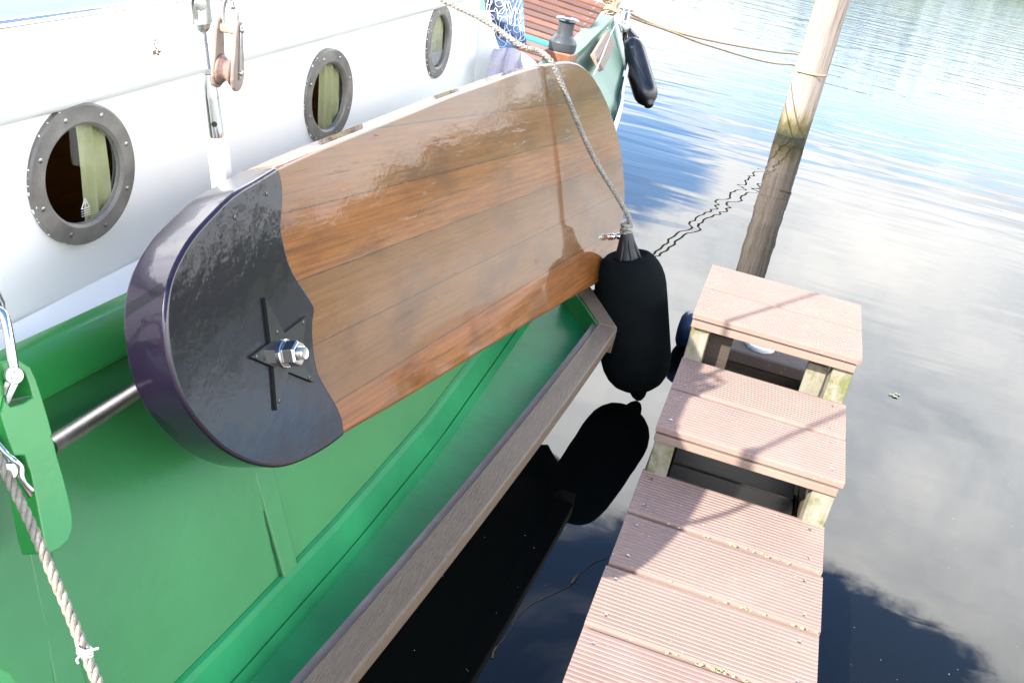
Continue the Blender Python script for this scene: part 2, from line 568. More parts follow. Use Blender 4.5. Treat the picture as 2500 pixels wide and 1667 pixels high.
def leeboard_wood():
    m, t, b = material('varnished_leeboard')
    co = t.coord()
    x, y, z = t.sep(co)
    bw = 0.138
    row = t.math('DIVIDE', t.math('ADD', y, 3.0 * bw + 0.012), bw)
    idx = t.math('FLOOR', row)
    fr = t.math('FRACT', row)
    wn = t.n('ShaderNodeTexWhiteNoise', noise_dimensions='1D')
    t.put(wn.inputs[1], idx)
    gv = t.n('ShaderNodeCombineXYZ')
    t.put(gv.inputs[0], t.math('ADD', t.math('MULTIPLY', x, 1.4), t.math('MULTIPLY', idx, 7.3)))
    t.put(gv.inputs[1], t.math('MULTIPLY', y, 48))
    g = t.noise(gv.outputs[0], 2.2, 8, 0.62, 0.5)
    big = t.noise(t.coord(scale=(1, 2.2, 1)), 2.6, 5, 0.6)
    col = t.ramp(g, [(0.25, (0.095, 0.028, 0.0035)), (0.5, (0.215, 0.070, 0.009)), (0.78, (0.32, 0.120, 0.019))])
    col = t.mix(t.math('MULTIPLY', wn.outputs[0], 0.7), col, (0.110, 0.056, 0.008))
    col = t.mix(t.math('MULTIPLY', t.smooth(big, 0.46, 0.70), 0.5), col, (0.045, 0.014, 0.003))
    fineg = t.noise(t.coord(scale=(3, 90, 1)), 4.0, 5, 0.6)
    col = t.mix(t.math('MULTIPLY', t.smooth(fineg, 0.55, 0.70), 0.35), col, (0.04, 0.013, 0.003))
    seam = t.math('MAXIMUM', t.smooth(fr, 0.0, 0.022, 1, 0), t.smooth(fr, 0.978, 1.0, 0, 1))
    wob = t.smooth(t.noise(t.coord(scale=(6, 1, 1)), 3, 4), 0.35, 0.6)
    seam = t.math('MULTIPLY', seam, t.math('ADD', 0.55, t.math('MULTIPLY', wob, 0.4)))
    col = t.mix(seam, col, (0.016, 0.009, 0.004))
    cv = t.n('ShaderNodeCombineXYZ')
    t.put(cv.inputs[0], t.math('MULTIPLY', x, 5))
    t.put(cv.inputs[1], t.math('MULTIPLY', y, 55))
    cr = t.smooth(t.noise(cv.outputs[0], 1.5, 5, 0.6, 0.8), 0.63, 0.70)
    wrink = t.math('MULTIPLY', cr, t.smooth(t.noise(t.coord(loc=(2, 0, 0)), 2.0, 3), 0.45, 0.6))
    col = t.mix(t.math('MULTIPLY', wrink, 0.45), col, (0.06, 0.03, 0.012))
    soft = t.noise(t.coord(scale=(1.6, 5, 1)), 3.0, 3, 0.5)
    lum = t.noise(t.coord(), 55, 3)
    h = t.math('ADD', t.math('MULTIPLY', wrink, -0.30), t.math('MULTIPLY', seam, 0.0))
    h = t.math('ADD', h, t.math('MULTIPLY', lum, 0.06))
    h = t.math('ADD', h, t.math('MULTIPLY', soft, 0.35))
    nor = t.bump(h, 0.16, 0.012)
    setp(t, b, col, 0.45, 0, 0.95, 0.05, 0.25, nor, nor)
    b.inputs['Coat IOR'].default_value = 1.5
    return m


M_BOARD = leeboard_wood()


def glass():
    m, t, b = material('porthole_glass')
    t.t.nodes.remove(b)
    tr = t.n('ShaderNodeBsdfTransparent')
    tr.inputs[0].default_value = (0.80, 0.86, 0.80, 1)
    gl = t.n('ShaderNodeBsdfGlossy')
    gl.inputs['Roughness'].default_value = 0.02
    lw = t.n('ShaderNodeLayerWeight')
    lw.inputs[0].default_value = 0.5
    fac = t.math('ADD', 0.035, t.math('MULTIPLY', t.math('POWER', lw.outputs['Facing'], 4.0), 0.75))
    mx = t.n('ShaderNodeMixShader')
    t.t.links.new(fac, mx.inputs[0])
    t.t.links.new(tr.outputs[0], mx.inputs[1])
    t.t.links.new(gl.outputs[0], mx.inputs[2])
    o = [n for n in t.t.nodes if n.type == 'OUTPUT_MATERIAL'][0]
    t.t.links.new(mx.outputs[0], o.inputs[0])
    return m


M_GLASS = glass()


def sock():
    m, t, b = material('black_fender_sock')
    n = t.noise(t.coord(), 240, 4, 0.7)
    n2 = t.noise(t.coord(), 9, 5)
    col = t.mix(n2, (0.0038, 0.0052, 0.0058), (0.0080, 0.0100, 0.0105))
    lint = t.noise(t.coord(), 70, 2)
    col = t.mix(t.math('MULTIPLY', t.smooth(lint, 0.76, 0.80), 0.5), col, (0.10, 0.09, 0.07))
    setp(t, b, col, 1.0, 0, spec=0.05, normal=t.bump(n, 0.6, 0.004), sheen=0.0)
    return m


M_SOCK = sock()


def printed_towel():
    m, t, b = material('blue_grey_towel')
    x, y, z = t.sep(t.coord())
    n = t.noise(t.coord(), 7, 3, 0.5)
    f = t.noise(t.coord(), 260, 3)
    col = t.ramp(n, [(0.40, (0.055, 0.06, 0.075)), (0.52, (0.12, 0.165, 0.26)), (0.62, (0.15, 0.215, 0.34))])
    setp(t, b, col, 1.0, 0, spec=0.1, normal=t.bump(f, 0.5, 0.004))
    return m


M_TOWEL = printed_towel()
M_PRINT = paint('towel_print_white', (0.72, 0.76, 0.82), 0.95, 0, 0.05, 40)


def piling_wood():
    m, t, b = material('weathered_piling')
    c = t.coord(scale=(16, 16, 0.9))
    n = t.noise(c, 2.5, 8, 0.65, 0.4)
    col = t.ramp(n, [(0.25, (0.14, 0.108, 0.085)), (0.5, (0.33, 0.27, 0.225)), (0.75, (0.46, 0.395, 0.34))])
    crk = t.smooth(t.noise(t.coord(scale=(30, 30, 1.0), loc=(1, 4, 0)), 1.6, 4), 0.66, 0.72)
    col = t.mix(t.math('MULTIPLY', crk, 0.7), col, (0.07, 0.05, 0.035))
    x, y, z = t.sep(t.coord())
    jag = t.noise(t.coord(scale=(1, 1, 0.6)), 14, 5)
    zz = t.math('ADD', z, t.math('MULTIPLY', t.math('SUBTRACT', jag, 0.5), 0.22))
    col = t.mix(t.math('MULTIPLY', t.smooth(zz, 0.15, 0.34, 1, 0), 0.7), col, (0.17, 0.14, 0.045))
    col = t.mix(t.smooth(zz, 0.10, 0.20, 1, 0), col, (0.085, 0.072, 0.024))
    col = t.mix(t.smooth(zz, 0.0, 0.07, 1, 0), col, (0.035, 0.037, 0.015))
    setp(t, b, col, t.smooth(z, 0.0, 0.12, 0.3, 0.85), 0, normal=t.bump(t.math('SUBTRACT', n, crk), 0.8, 0.02))
    return m


M_PILE = piling_wood()


def water():
    m, t, b = material('harbour_water')
    tc = t.n('ShaderNodeTexCoord')
    x, y, z = t.sep(tc.outputs['Object'])
    far = t.smooth(y, 1.0, 9.0, 0.0, 1.0)
    far2 = t.smooth(y, 4.0, 14.0, 0.0, 1.0)
    w1 = t.noise(t.coord(scale=(0.8, 1.9, 1), rot=(0, 0, R(12))), 1.1, 1, 0.4, 0.2)
    w2 = t.noise(t.coord(scale=(0.7, 2.3, 1), rot=(0, 0, R(8))), 1.7, 1, 0.45, 0.4)
    w3 = t.noise(t.coord(scale=(0.7, 2.4, 1), rot=(0, 0, R(-6))), 7.5, 2, 0.5)
    h = t.math('MULTIPLY', w1, 0.55)
    h = t.math('ADD', h, t.math('MULTIPLY', w2, t.math('ADD', 0.26, t.math('MULTIPLY', far, 0.30))))
    h = t.math('ADD', h, t.math('MULTIPLY', w3, t.math('MULTIPLY', far2, 0.16)))
    bp = t.n('ShaderNodeBump')
    bp.inputs['Distance'].default_value = 0.05
    t.put(bp.inputs['Strength'], t.math('ADD', t.math('ADD', 0.085, t.math('MULTIPLY', far, 0.20)), t.math('MULTIPLY', t.smooth(y, 9.0, 30.0), 0.6)))
    t.put(bp.inputs['Height'], h)
    setp(t, b, (0.0035, 0.0042, 0.0036), 0.015, 0, ior=1.333, normal=bp.outputs[0])
    return m


M_WATER = water()
M_LEAVES = paint('bank_foliage', (0.035, 0.06, 0.018), 0.8, 0, 0.5, 0.5)
M_LEAF = paint('yellow_leaf', (0.33, 0.37, 0.17), 0.6, 0.1, 0.3, 30)
M_LICHEN = paint('pale_lichen', (0.42, 0.40, 0.20), 0.9, 0, 0.3, 60)
M_TWIG = paint('twig_bark', (0.10, 0.065, 0.04), 0.8, 0, 0.3, 40)

# ------------------------------------------------------------------ setting: water and far bank
ZW = -0.16
wa = mesh('water', [(-150, -60, ZW), (150, -60, ZW), (150, 160, ZW), (-150, 160, ZW)], [(0, 1, 2, 3)], M_WATER)
wa['kind'] = 'structure'

bank = MB()
bank.hexa([(-150, 70, ZW - 1), (150, 70, ZW - 1), (150, 159, ZW - 1), (-150, 159, ZW - 1)],
          [(-150, 71, 0.5), (150, 71, 0.5), (150, 159, 0.9), (-150, 159, 0.9)])
bo = bank.build('bank', M_LEAVES)
bo['kind'] = 'structure'
rnd = random.Random(3)
tl = MB()
for i in range(4200):
    x = rnd.uniform(-140, 140)
    env = 2.6 + 1.3 * math.sin(x * 0.11) + 0.9 * math.sin(x * 0.31 + 1) + (1.2 if x > 22 else 0)
    zc = 0.4 + abs(rnd.gauss(0, 0.6)) * env * 0.9
    y = 76 + rnd.uniform(-2.5, 2.5)
    s_ = rnd.uniform(0.5, 1.1)
    q = [V((rnd.uniform(-1, 1), rnd.uniform(-1, 1), rnd.uniform(-1, 1))) * s_ for _ in range(4)]
    tl.add([V((x, y, zc)) + k for k in q], [(0, 1, 2), (0, 2, 3), (1, 2, 3)])
for k in range(56):                     # denser clumps behind the loose foliage
    x0 = -140 + k * 5.0
    env = 2.2 + 1.1 * math.sin(x0 * 0.11) + 0.8 * math.sin(x0 * 0.31 + 1) + (1.0 if x0 > 22 else 0)
    tl.lathe([(0.3, env * 1.0), (1.7, env * 0.86), (2.8, env * 0.55), (3.1, env * 0.3), (2.9, 0.0)], (x0 + rnd.uniform(-1, 1), 79, 0.3), (0, 0, 1), 9)
tlo = tl.build('treeline', M_LEAVES)
tlo['kind'] = 'stuff'

# ------------------------------------------------------------------ the barge
boat = empty('sailing_barge', (-1.0, 0, 0), 'green hulled sailing barge with white cabin and round portholes moored beside the jetty', 'boat')


def xh(y):                              # outer hull at ledge height
    ks = [(-4.2, -0.86), (-3.2, -0.73), (-2.3, -0.635), (-1.67, -0.594), (-1.19, -0.573), (-0.6, -0.566), (0, -0.585), (0.6, -0.605), (1.2, -0.63)]
    for (a, p), (b, q) in zip(ks, ks[1:]):
        if y <= b:
            t = (y - a) / (b - a)
            return p + (q - p) * t
    return ks[-1][1]


Z_F, Z_R = 0.205, 0.86                 # ledge floor height, gunwale height
LEAN = 0.58
band = [P(1480, 360, 2.50), P(1496, 300, 2.70), P(1509, 238, 2.95), P(1524, 168, 3.36)]
top_far = [atz(1395, 144, 0.93), atz(1440, 100, 0.935), atz(1490, 50, 0.95)]
secs = []
for y in [-4.2, -3.6, -3.0, -2.6, -2.2, -1.9, -1.67, -1.4, -1.19, -0.9, -0.6, -0.3, 0, 0.3, 0.6]:
    x = xh(y)
    secs.append([V((x + 0.0, y, Z_F - 0.02)), V((x - LEAN * 0.30, y, Z_F + 0.31)), V((x - LEAN * (Z_R - Z_F), y, Z_R))])
tail = spline([secs[-1][0]] + [V((xh(1.2) - 0.01, 1.1, 0.24))] + band[1:], 4)
tailt = spline([secs[-1][2]] + [V((-1.0, 1.3, 0.89))] + top_far, 4)
for a, b in zip(tail[1:], tailt[1:]):
    secs.append([a, lerp(a, b, 0.5), b])
nr = 3
NEAR = 17
vs = [p for s_ in secs[:NEAR + 1] for p in s_]
fs = [(i * nr + k, (i + 1) * nr + k, (i + 1) * nr + k + 1, i * nr + k + 1) for i in range(NEAR) for k in range(nr - 1)]
mesh('hull_side', vs, fs, M_GREEN, boat, smooth=True)
fv = [p for s_ in secs[NEAR:] for p in s_]
mesh('far_bulwark', fv, [(i * nr + k, (i + 1) * nr + k, (i + 1) * nr + k + 1, i * nr + k + 1) for i in range(len(secs) - NEAR - 1) for k in range(nr - 1)], M_BULWARK, boat, smooth=True)
# hull below the ledge and transom
low = []
for s_ in secs:
    a = s_[0]
    low.append([a + V((-0.012, 0, 0)), V((a.x - 0.05, a.y, ZW + 0.1)), V((a.x - 0.25, a.y, -0.7))])
vs = [p for s_ in low for p in s_]
mesh('hull_bottom', vs, [(i * 3 + k, (i + 1) * 3 + k, (i + 1) * 3 + k + 1, i * 3 + k + 1) for i in range(len(low) - 1) for k in range(2)], M_HULL_LOW, boat, smooth=True)
e = secs[-1]
mesh('transom', [e[2], e[1], e[0], low[-1][1], low[-1][2], low[-1][2] + V((-1.6, 0.5, 0)), e[2] + V((-1.4, 0.5, 0))], [(0, 1, 2, 3, 4, 5, 6)], M_BULWARK, boat)
# white strake rising to the end of the hull
mb = MB()
tt = tail[7:]
sec = [[p + V((0.012, 0, 0.045)), p + V((0.03, 0, 0.02)), p + V((0.03, 0, -0.03)), p + V((-0.01, 0, -0.05))] for p in tt]
mb.add([p for s_ in sec for p in s_], [(i * 4 + k, (i + 1) * 4 + k, (i + 1) * 4 + k + 1, i * 4 + k + 1) for i in range(len(sec) - 1) for k in range(3)])
mb.build('white_strake', M_WHITE2, boat, smooth='auto')
mb = MB()
mb.tube([e[2] + V((0.02, 0.012, 0.0)), e[1] + V((0.02, 0.012, 0)), e[0] + V((0.02, 0.012, 0))], 0.022, 8)
mb.build('corner_post', M_WHITE2, boat, smooth=True)
# bulwark cap beyond the cabin
mb = MB()
cap = [p for p in tailt if p.y > 0.9]
ca = [[p + V((0.022, 0, 0.0)), p + V((0.02, 0, 0.028)), p + V((-0.075, 0, 0.028)), p + V((-0.075, 0, -0.02))] for p in cap]
mb.add([p for s_ in ca for p in s_], [(i * 4 + k, (i + 1) * 4 + k, (i + 1) * 4 + k + 1, i * 4 + k + 1) for i in range(len(ca) - 1) for k in range(3)] +
       [(3, 2, 1, 0), tuple(len(ca) * 4 - 4 + k for k in range(4))])
mb.build('bulwark_cap', M_BULWARK, boat, smooth='auto')
mesh('bulwark_inside', [p + V((-0.05, 0, 0)) for p in cap] + [p + V((-0.07, 0, -0.45)) for p in cap],
     [(i, i + 1, len(cap) + i + 1, len(cap) + i) for i in range(len(cap) - 1)], M_GREEN, boat)
# cockpit sole
mesh('cockpit_sole', [(-1.05, 1.2, 0.40), (-1.2, 4.0, 0.45), (-3.0, 4.4, 0.45), (-2.8, 1.2, 0.40)], [(0, 1, 2, 3)], M_FAIRLEAD, boat)

# gunwale rail
ys = [-4.2, -3.4, -2.8, -2.3, -1.9, -1.6, -1.2, -0.8, -0.4, 0, 0.4, 0.8, 1.0]
mb = MB()
prof = [(0.030, -0.050), (0.036, -0.042), (0.034, -0.030), (-0.020, 0.022), (-0.032, 0.027), (-0.055, 0.024), (-0.06, 0.0), (-0.05, -0.03)]
sec = []
for y in ys:
    x = xh(y) - LEAN * (Z_R - Z_F)
    sec.append([V((x + a, y, Z_R + 0.012 + b)) for a, b in prof])
k = len(prof)
mb.add([p for s_ in sec for p in s_], [(i * k + j, (i + 1) * k + j, (i + 1) * k + (j + 1) % k, i * k + (j + 1) % k) for i in range(len(sec) - 1) for j in range(k)])
mb.build('gunwale_rail', M_GREEN_RAIL, boat, smooth='auto', ang=45)


# cabin side with round openings
def xw(y):
    ks = [(-4.2, -1.20), (-3.0, -1.165), (-2.2, -1.148), (-1.49, -1.15), (-0.26, -1.20), (0.72, -1.235), (1.32, -1.265)]
    for (a, p), (b, q) in zip(ks, ks[1:]):
        if y <= b:
            return p + (q - p) * (y - a) / (b - a)
    return ks[-1][1]


def W(y, z, out=0.0):
    return V((xw(y) - (z - 1.1) * 0.0875 + out, y, z))


ZB, ZT = 0.795, 1.283
ports = [(-1.472, 1.108), (-0.305, 1.070), (0.742, 1.112)]
TILT = (7.0, 6.5, 1.5)
RO, RI = 0.140, 0.0985
mb = MB()
cur = -4.2
HW = 0.16
for (py, pz) in ports + [(None, None)]:
    nxt = (py - HW) if py is not None else 1.32
    m_ = 4
    for i in range(m_):
        a, b = lerp(cur, nxt, i / m_), lerp(cur, nxt, (i + 1) / m_)
        mb.add([W(a, ZB), W(b, ZB), W(b, ZT), W(a, ZT)], [(0, 1, 2, 3)])
    if py is None:
        break
    angs = sorted([2 * PI * i / 48 for i in range(48)] + [math.atan2(sz_ - pz, sy_ * HW) % (2 * PI) for sz_ in (ZB, ZT) for sy_ in (-1, 1)])
    inn, out = [], []
    for a in angs:
        c_, s_ = math.cos(a), math.sin(a)
        inn.append(W(py + 0.115 * c_, pz + 0.115 * s_))
        t = min(HW / abs(c_) if abs(c_) > 1e-6 else 9, ((ZT - pz) / s_ if s_ > 1e-6 else 9), ((ZB - pz) / s_ if s_ < -1e-6 else 9))
        out.append(W(py + t * c_, pz + t * s_))
    q = len(angs)
    mb.add(inn + out, [(i, (i + 1) % q, q + (i + 1) % q, q + i) for i in range(q)])
    cur = py + HW
cw = mb.build('cabin_side', M_WHITE, boat)
# rounded edge into the roof, and the roof
mb = MB()
ys = [-4.2 + 5.52 * i / 24 for i in range(25)]
pr_ = [(0.0, 1.283), (-0.005, 1.291), (-0.016, 1.297), (-0.04, 1.300), (-0.22, 1.304), (-0.30, 1.306)]
sec = [[W(y, 1.283) + V((a, 0, z - 1.283)) for a, z in pr_] for y in ys]
k = len(pr_)
mb.add([p for s_ in sec for p in s_], [(i * k + j, (i + 1) * k + j, (i + 1) * k + j + 1, i * k + j + 1) for i in range(len(ys) - 1) for j in range(k - 1)])
mb.build('roof_edge', M_WHITE, boat, smooth=True)
mesh('cabin_roof', [W(y, 1.283) + V((a, 0, z - 1.283)) for y in ys for a, z in ((-0.30, 1.306), (-0.32, 1.312), (-0.8, 1.335), (-1.6, 1.345))],
     [(i * 4 + j, (i + 1) * 4 + j, (i + 1) * 4 + j + 1, i * 4 + j + 1) for i in range(len(ys) - 1) for j in range(3)], M_ROOF, boat, smooth=True)
mb = MB()
mb.tube([W(y, 1.262, 0.000) for y in ys], 0.026, 14)
mb.build('roof_moulding', M_WHITE2, boat, smooth=True)
# rust at a joint in the moulding, with a run below it
mb = MB()
rq = random.Random(8)
for k in range(26):
    py_ = 98 + k * 3.2 if k < 12 else 128 + rq.uniform(-5, 6)
    px_ = 383 - 0.12 * (py_ - 98) + rq.uniform(-4, 4) if k < 12 else 384 + rq.uniform(-9, 9)
    z_ = 1.262
    q0 = onplane(px_, py_, W(-1.05, 1.262, 0.0285), V((0.995, -0.05, 0.087)))
    s_ = rq.uniform(0.0008, 0.0032)
    fl0 = [q0 + V((0, math.cos(a) * s_ * rq.uniform(.5, 1.2), math.sin(a) * s_ * rq.uniform(.4, 1.0))) for a in [2 * PI * j / 7 for j in range(7)]]
    mb.prism(fl0, V((-0.003, 0, 0)))
rs_ = mb.build('rust_stain', M_RUST, boat)
rs_['kind'] = 'stuff'
# end of the cabin
mesh('cabin_end', [W(1.32, ZB), W(1.32, ZT), W(1.32, ZT) + V((-1.4, 0.25, 0.08)), W(1.32, ZB) + V((-1.4, 0.25, 0))], [(0, 1, 2, 3)], M_WHITE, boat)
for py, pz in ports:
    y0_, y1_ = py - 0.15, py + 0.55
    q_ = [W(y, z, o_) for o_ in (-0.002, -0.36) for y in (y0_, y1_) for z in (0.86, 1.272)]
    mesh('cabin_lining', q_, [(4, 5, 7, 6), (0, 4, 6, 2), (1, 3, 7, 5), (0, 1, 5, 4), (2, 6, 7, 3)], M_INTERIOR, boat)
# side deck
ys = [-4.2, -3, -2.3, -1.67, -1.19, -0.6, 0, 0.6, 1.32]
mesh('side_deck', [V((xh(y) - LEAN * (Z_R - Z_F) - 0.03, y, Z_R - 0.02)) for y in ys] + [W(y, ZB + 0.045, 0.035) for y in ys] + [W(y, ZB + 0.075, 0.004) for y in ys],
     [(r_ * 9 + i, r_ * 9 + i + 1, r_ * 9 + i + 10, r_ * 9 + i + 9) for i in range(8) for r_ in (0, 1)], M_DECK, boat, smooth=True)
# grab rail on the roof
mb = MB()
gp = [V((xw(y) - 0.225, y, 1.334)) for y in [-4.2, -3, -2.2, -1.6, -1.0, -0.4, 0.3]]
mb.tube(spline(gp, 4), 0.0155, 16)
mb.build('grab_rail', M_CHROME, boat, smooth=True)
for y in (-3.2, -2.05, -0.3):
    mb = MB()
    mb.lathe([(0.018, -0.002), (0.018, 0.006), (0.008, 0.01), (0.008, 0.034)], (xw(y) - 0.225, y, 1.300), (0, 0, 1), 14)
    mb.build('rail_stanchion', M_CHROME, boat, smooth='auto')

# portholes
for i, (py, pz) in enumerate(ports):
    c = W(py, pz)
    tx = (W(py + 0.1, pz) - W(py - 0.1, pz)).normalized()
    tz = (W(py, pz + 0.1) - W(py, pz - 0.1)).normalized()
    nn = tx.cross(tz).normalized()
    if nn.x < 0:
        nn = -nn
    tl_r = R(TILT[i])
    nn, tx = nn * math.cos(tl_r) - tx * math.sin(tl_r), tx * math.cos(tl_r) + nn * math.sin(tl_r)
    c = c + nn * (0.14 * math.sin(tl_r) * 0.8)
    mb = MB()
    mb.lathe([(RO, -0.034), (RO, -0.002), (RO, 0.005), (RO - 0.004, 0.009), (RI + 0.006, 0.009), (RI, 0.004), (RI, -0.004), (RI - 0.001, -0.006), (RI + 0.004, -0.009), (RI + 0.010, -0.018)],
             c, nn, 64, caps=False, start=tx)
    ring = mb.build('porthole', M_BRONZE, boat, smooth='auto', ang=35)
    mb = MB()
    mb.add([c + nn * -0.006 + (tx * math.cos(a) + tz * math.sin(a)) * (RI - 0.003) for a in [2 * PI * j / 48 for j in range(48)]], [tuple(range(48))])
    g = mb.build('glass', M_GLASS, ring)
    for j in range(8):
        a = 2 * PI * j / 8 + 0.35
        mb = MB()
        mb.lathe([(0.0052, 0.007), (0.0050, 0.0095), (0.003, 0.0105)], c + (tx * math.cos(a) + tz * math.sin(a)) * 0.121, nn, 10)
        mb.build('screw', M_SCREW, ring, smooth='auto')
    fk = MB()
    rf = random.Random(30 + i)
    for j in range(34):
        a = R(rf.uniform(105, 250))
        rr = RO - abs(rf.gauss(0, 0.0035)) + 0.001
        cc0 = c + (tx * math.cos(a) + tz * math.sin(a)) * rr + nn * (0.0056 if rr > RO - 0.005 else 0.0094)
        s_ = rf.uniform(0.0008, 0.0036)
        fk.prism([cc0 + (tx * math.cos(b_) * 0.6 + tz * math.sin(b_)) * s_ * rf.uniform(.5, 1.1) for b_ in [2 * PI * q_ / 7 for q_ in range(7)]], nn * -0.003)
    fo_ = fk.build('paint_flakes', M_WHITE, ring)
    fo_['kind'] = 'stuff'
    # curtain behind the glass
    lo, hi = [(0.008, 0.084), (-0.01, 0.088), (-0.05, 0.10)][i]
    mb = MB()
    nn_ = 26
    rows = []
    for zz in (-0.112, -0.06, 0.0, 0.06, 0.104):
        row = []
        for j in range(nn_ + 1):
            u = lo + (hi - lo) * j / nn_ + 0.05 * zz * -1
            row.append(c + tx * u + tz * zz + nn * (-0.020 + 0.006 * math.sin(u * 170 + zz * 5) + 0.003 * math.sin(u * 310)))
        rows.append(row)
    q = nn_ + 1
    mb.add([p for r_ in rows for p in r_], [(a * q + b, a * q + b + 1, (a + 1) * q + b + 1, (a + 1) * q + b) for a in range(4) for b in range(nn_)])
    mb.build('curtain', M_CURTAIN, ring, smooth=True)
    if i == 0:                          # etched safety mark on the pane
        mb = MB()
        o_ = c + tz * -0.062 + tx * 0.006 + nn * -0.0052
        tri = [o_ + tx * 0.011 * a + tz * 0.011 * b for a, b in ((-1, -0.8), (1, -0.8), (0, 1))]
        for a, b in ((0, 1), (1, 2), (2, 0)):
            mb.tube([tri[a], tri[b]], 0.0009, 5)
        mb.tube([o_ + tz * 0.004, o_ + tz * -0.002], 0.001, 5)
        mb.tube([o_ + tz * -0.0045, o_ + tz * -0.006], 0.001, 5)
        for r_ in range(3):
            for s_ in range(5):
                x0 = -0.012 + s_ * 0.005
                mb.tube([o_ + tx * x0 + tz * (-0.014 - r_ * 0.005), o_ + tx * (x0 + 0.0035) + tz * (-0.014 - r_ * 0.005)], 0.0007, 4)
        mb.build('etched_mark', M_CORD, ring)
    if i == 2:
        mb = MB()
        mb.box(c + tz * -0.07 + tx * 0.05 + nn * -0.016, tx, tz, nn, 0.20, 0.055, 0.012)
        mb.build('mauve_cushion', M_LAV, ring, bevel=0.006)

# corner panel at the end of the cabin side
pl = W(1.33, 1.0)
mb = MB()
mb.prism([onplane(x, y, pl, V((0.1, -1, 0))) for x, y in ((1158, 26), (1189, 26), (1193, 42), (1198, 68), (1205, 98), (1214, 121), (1208, 150), (1200, 230), (1158, 230))], V((0.004, 0.028, 0)))
mb.build('corner_panel', M_WHITE2, boat, bevel=0.004)

# leeboard ledge: floor, weathered fender rim, raised end
outer = []
for i in range(30):
    y = -3.7 + (0.468 + 3.7) * i / 29
    outer.append(V((-0.3195 + 0.0603 * (y + 0.593) - 0.0125 * ((y + 0.593) ** 2 - 1.1257) + (0.0 if y > -1.8 else -0.06 * (y + 1.8) ** 2 * 0.4), y, 0.28)))
inner, n_ = [], len(outer)
for i, p in enumerate(outer):
    t = (outer[min(i + 1, n_ - 1)] - outer[max(i - 1, 0)]).normalized()
    inner.append(p + V((-t.y, t.x, 0)) * 0.078)
c1 = atz(1428, 700, 0.28)
ret_dir = (c1 - outer[-1]).normalized()
ret_n = V((-ret_dir.y, ret_dir.x, 0))           # pointing back along the ledge (towards -y)
if ret_n.y > 0:
    ret_n = -ret_n
corner_in = inner[-1] + V((0.0, -0.012, 0))
mb = MB()
prof = lambda o_, i_: [o_ + V((0, 0, -0.004)), i_, i_ + V((0, 0, -0.075)), o_ + V((0.0, 0, -0.055))]
sec = [prof(o_, i_) for o_, i_ in zip(outer[:-1] + [outer[-1]], inner[:-1] + [corner_in])]
mb.add([p for s_ in sec for p in s_], [(i * 4 + k, (i + 1) * 4 + k, (i + 1) * 4 + (k + 1) % 4, i * 4 + (k + 1) % 4) for i in range(len(sec) - 1) for k in range(4)] + [(0, 3, 2, 1), tuple(len(sec) * 4 - 4 + k for k in range(4))])
rim = mb.build('rubbing_rim', M_RIM, boat, bevel=0.006)
mb = MB()
ci2 = c1 + ret_n * 0.078
e0 = outer[-1] + V((0.0, 0.001, 0.001))
mb.hexa([e0, c1 + V((0, 0, 0.03)), ci2 + V((0, 0, 0.03)), corner_in + V((0, 0.001, 0.001))], [p + V((0, 0, -0.115)) for p in (e0, c1, ci2, corner_in)])
mb.build('rim_return', M_RIM, boat, bevel=0.006)
mb = MB()
mb.hexa([corner_in + V((-0.004, -0.014, 0.0)), ci2 + ret_n * 0.012 + V((0, 0, 0.026)), ci2 + ret_n * 0.004 + V((0, 0, 0.026)), corner_in + V((0, -0.005, 0.0))],
        [p + V((0, 0, -0.10)) for p in (corner_in + V((-0.004, -0.014, 0.0)), ci2 + ret_n * 0.012, ci2 + ret_n * 0.004, corner_in + V((0, -0.005, 0.0)))])
mb.build('ledge_end_board', M_GREEN, boat, bevel=0.002)
mb = MB()
i2 = [p + V((-0.02, 0, 0)) for p in inner]
mb.add([q for p, r_ in zip(inner, i2) for q in (p + V((0.002, 0, -0.008)), r_ + V((0, 0, -0.010)), r_ + V((0, 0, -0.08)))],
       [(i * 3 + k, (i + 1) * 3 + k, (i + 1) * 3 + k + 1, i * 3 + k + 1) for i in range(len(inner) - 1) for k in range(2)])
mb.build('rim_edge_strip', M_PURPLE, boat, smooth='auto')
# ledge floor
fl = []
for p in i2:
    fl.append([V((p.x + 0.004, p.y, Z_F)), V((lerp(p.x, xh(p.y), 0.5), p.y, Z_F - 0.004)), V((xh(p.y) + 0.012, p.y, Z_F + 0.002)), V((xh(p.y) - 0.004, p.y, Z_F + 0.03))])
last = [V((ci2.x + 0.02, ci2.y - 0.02, Z_F)), V((ci2.x - 0.05, ci2.y, Z_F)), V((xh(0.8) - 0.01, 0.8, Z_F)), V((xh(0.8) - 0.02, 0.8, Z_F + 0.03))]
fl.append(last)
mb = MB()
mb.add([p for s_ in fl for p in s_], [(i * 4 + k, (i + 1) * 4 + k, (i + 1) * 4 + k + 1, i * 4 + k + 1) for i in range(len(fl) - 1) for k in range(3)])
mb.build('ledge_floor', M_GREEN_LEDGE, boat, smooth='auto')
mb = MB()
mb.add([V((p.x - 0.004, p.y, 0.235)) for p in outer] + [V((xh(p.y) - 0.02, p.y, 0.10)) for p in outer],
       [(i, i + 1, n_ + i + 1, n_ + i) for i in range(n_ - 1)])
mb.build('ledge_underside', M_HULL_LOW, boat)


def HP(y, z, out=0.0):                  # on the green topside
    nrm = V((0.865, 0, 0.502))
    return V((xh(y) - LEAN * (z - Z_F), y, z)) + nrm * out


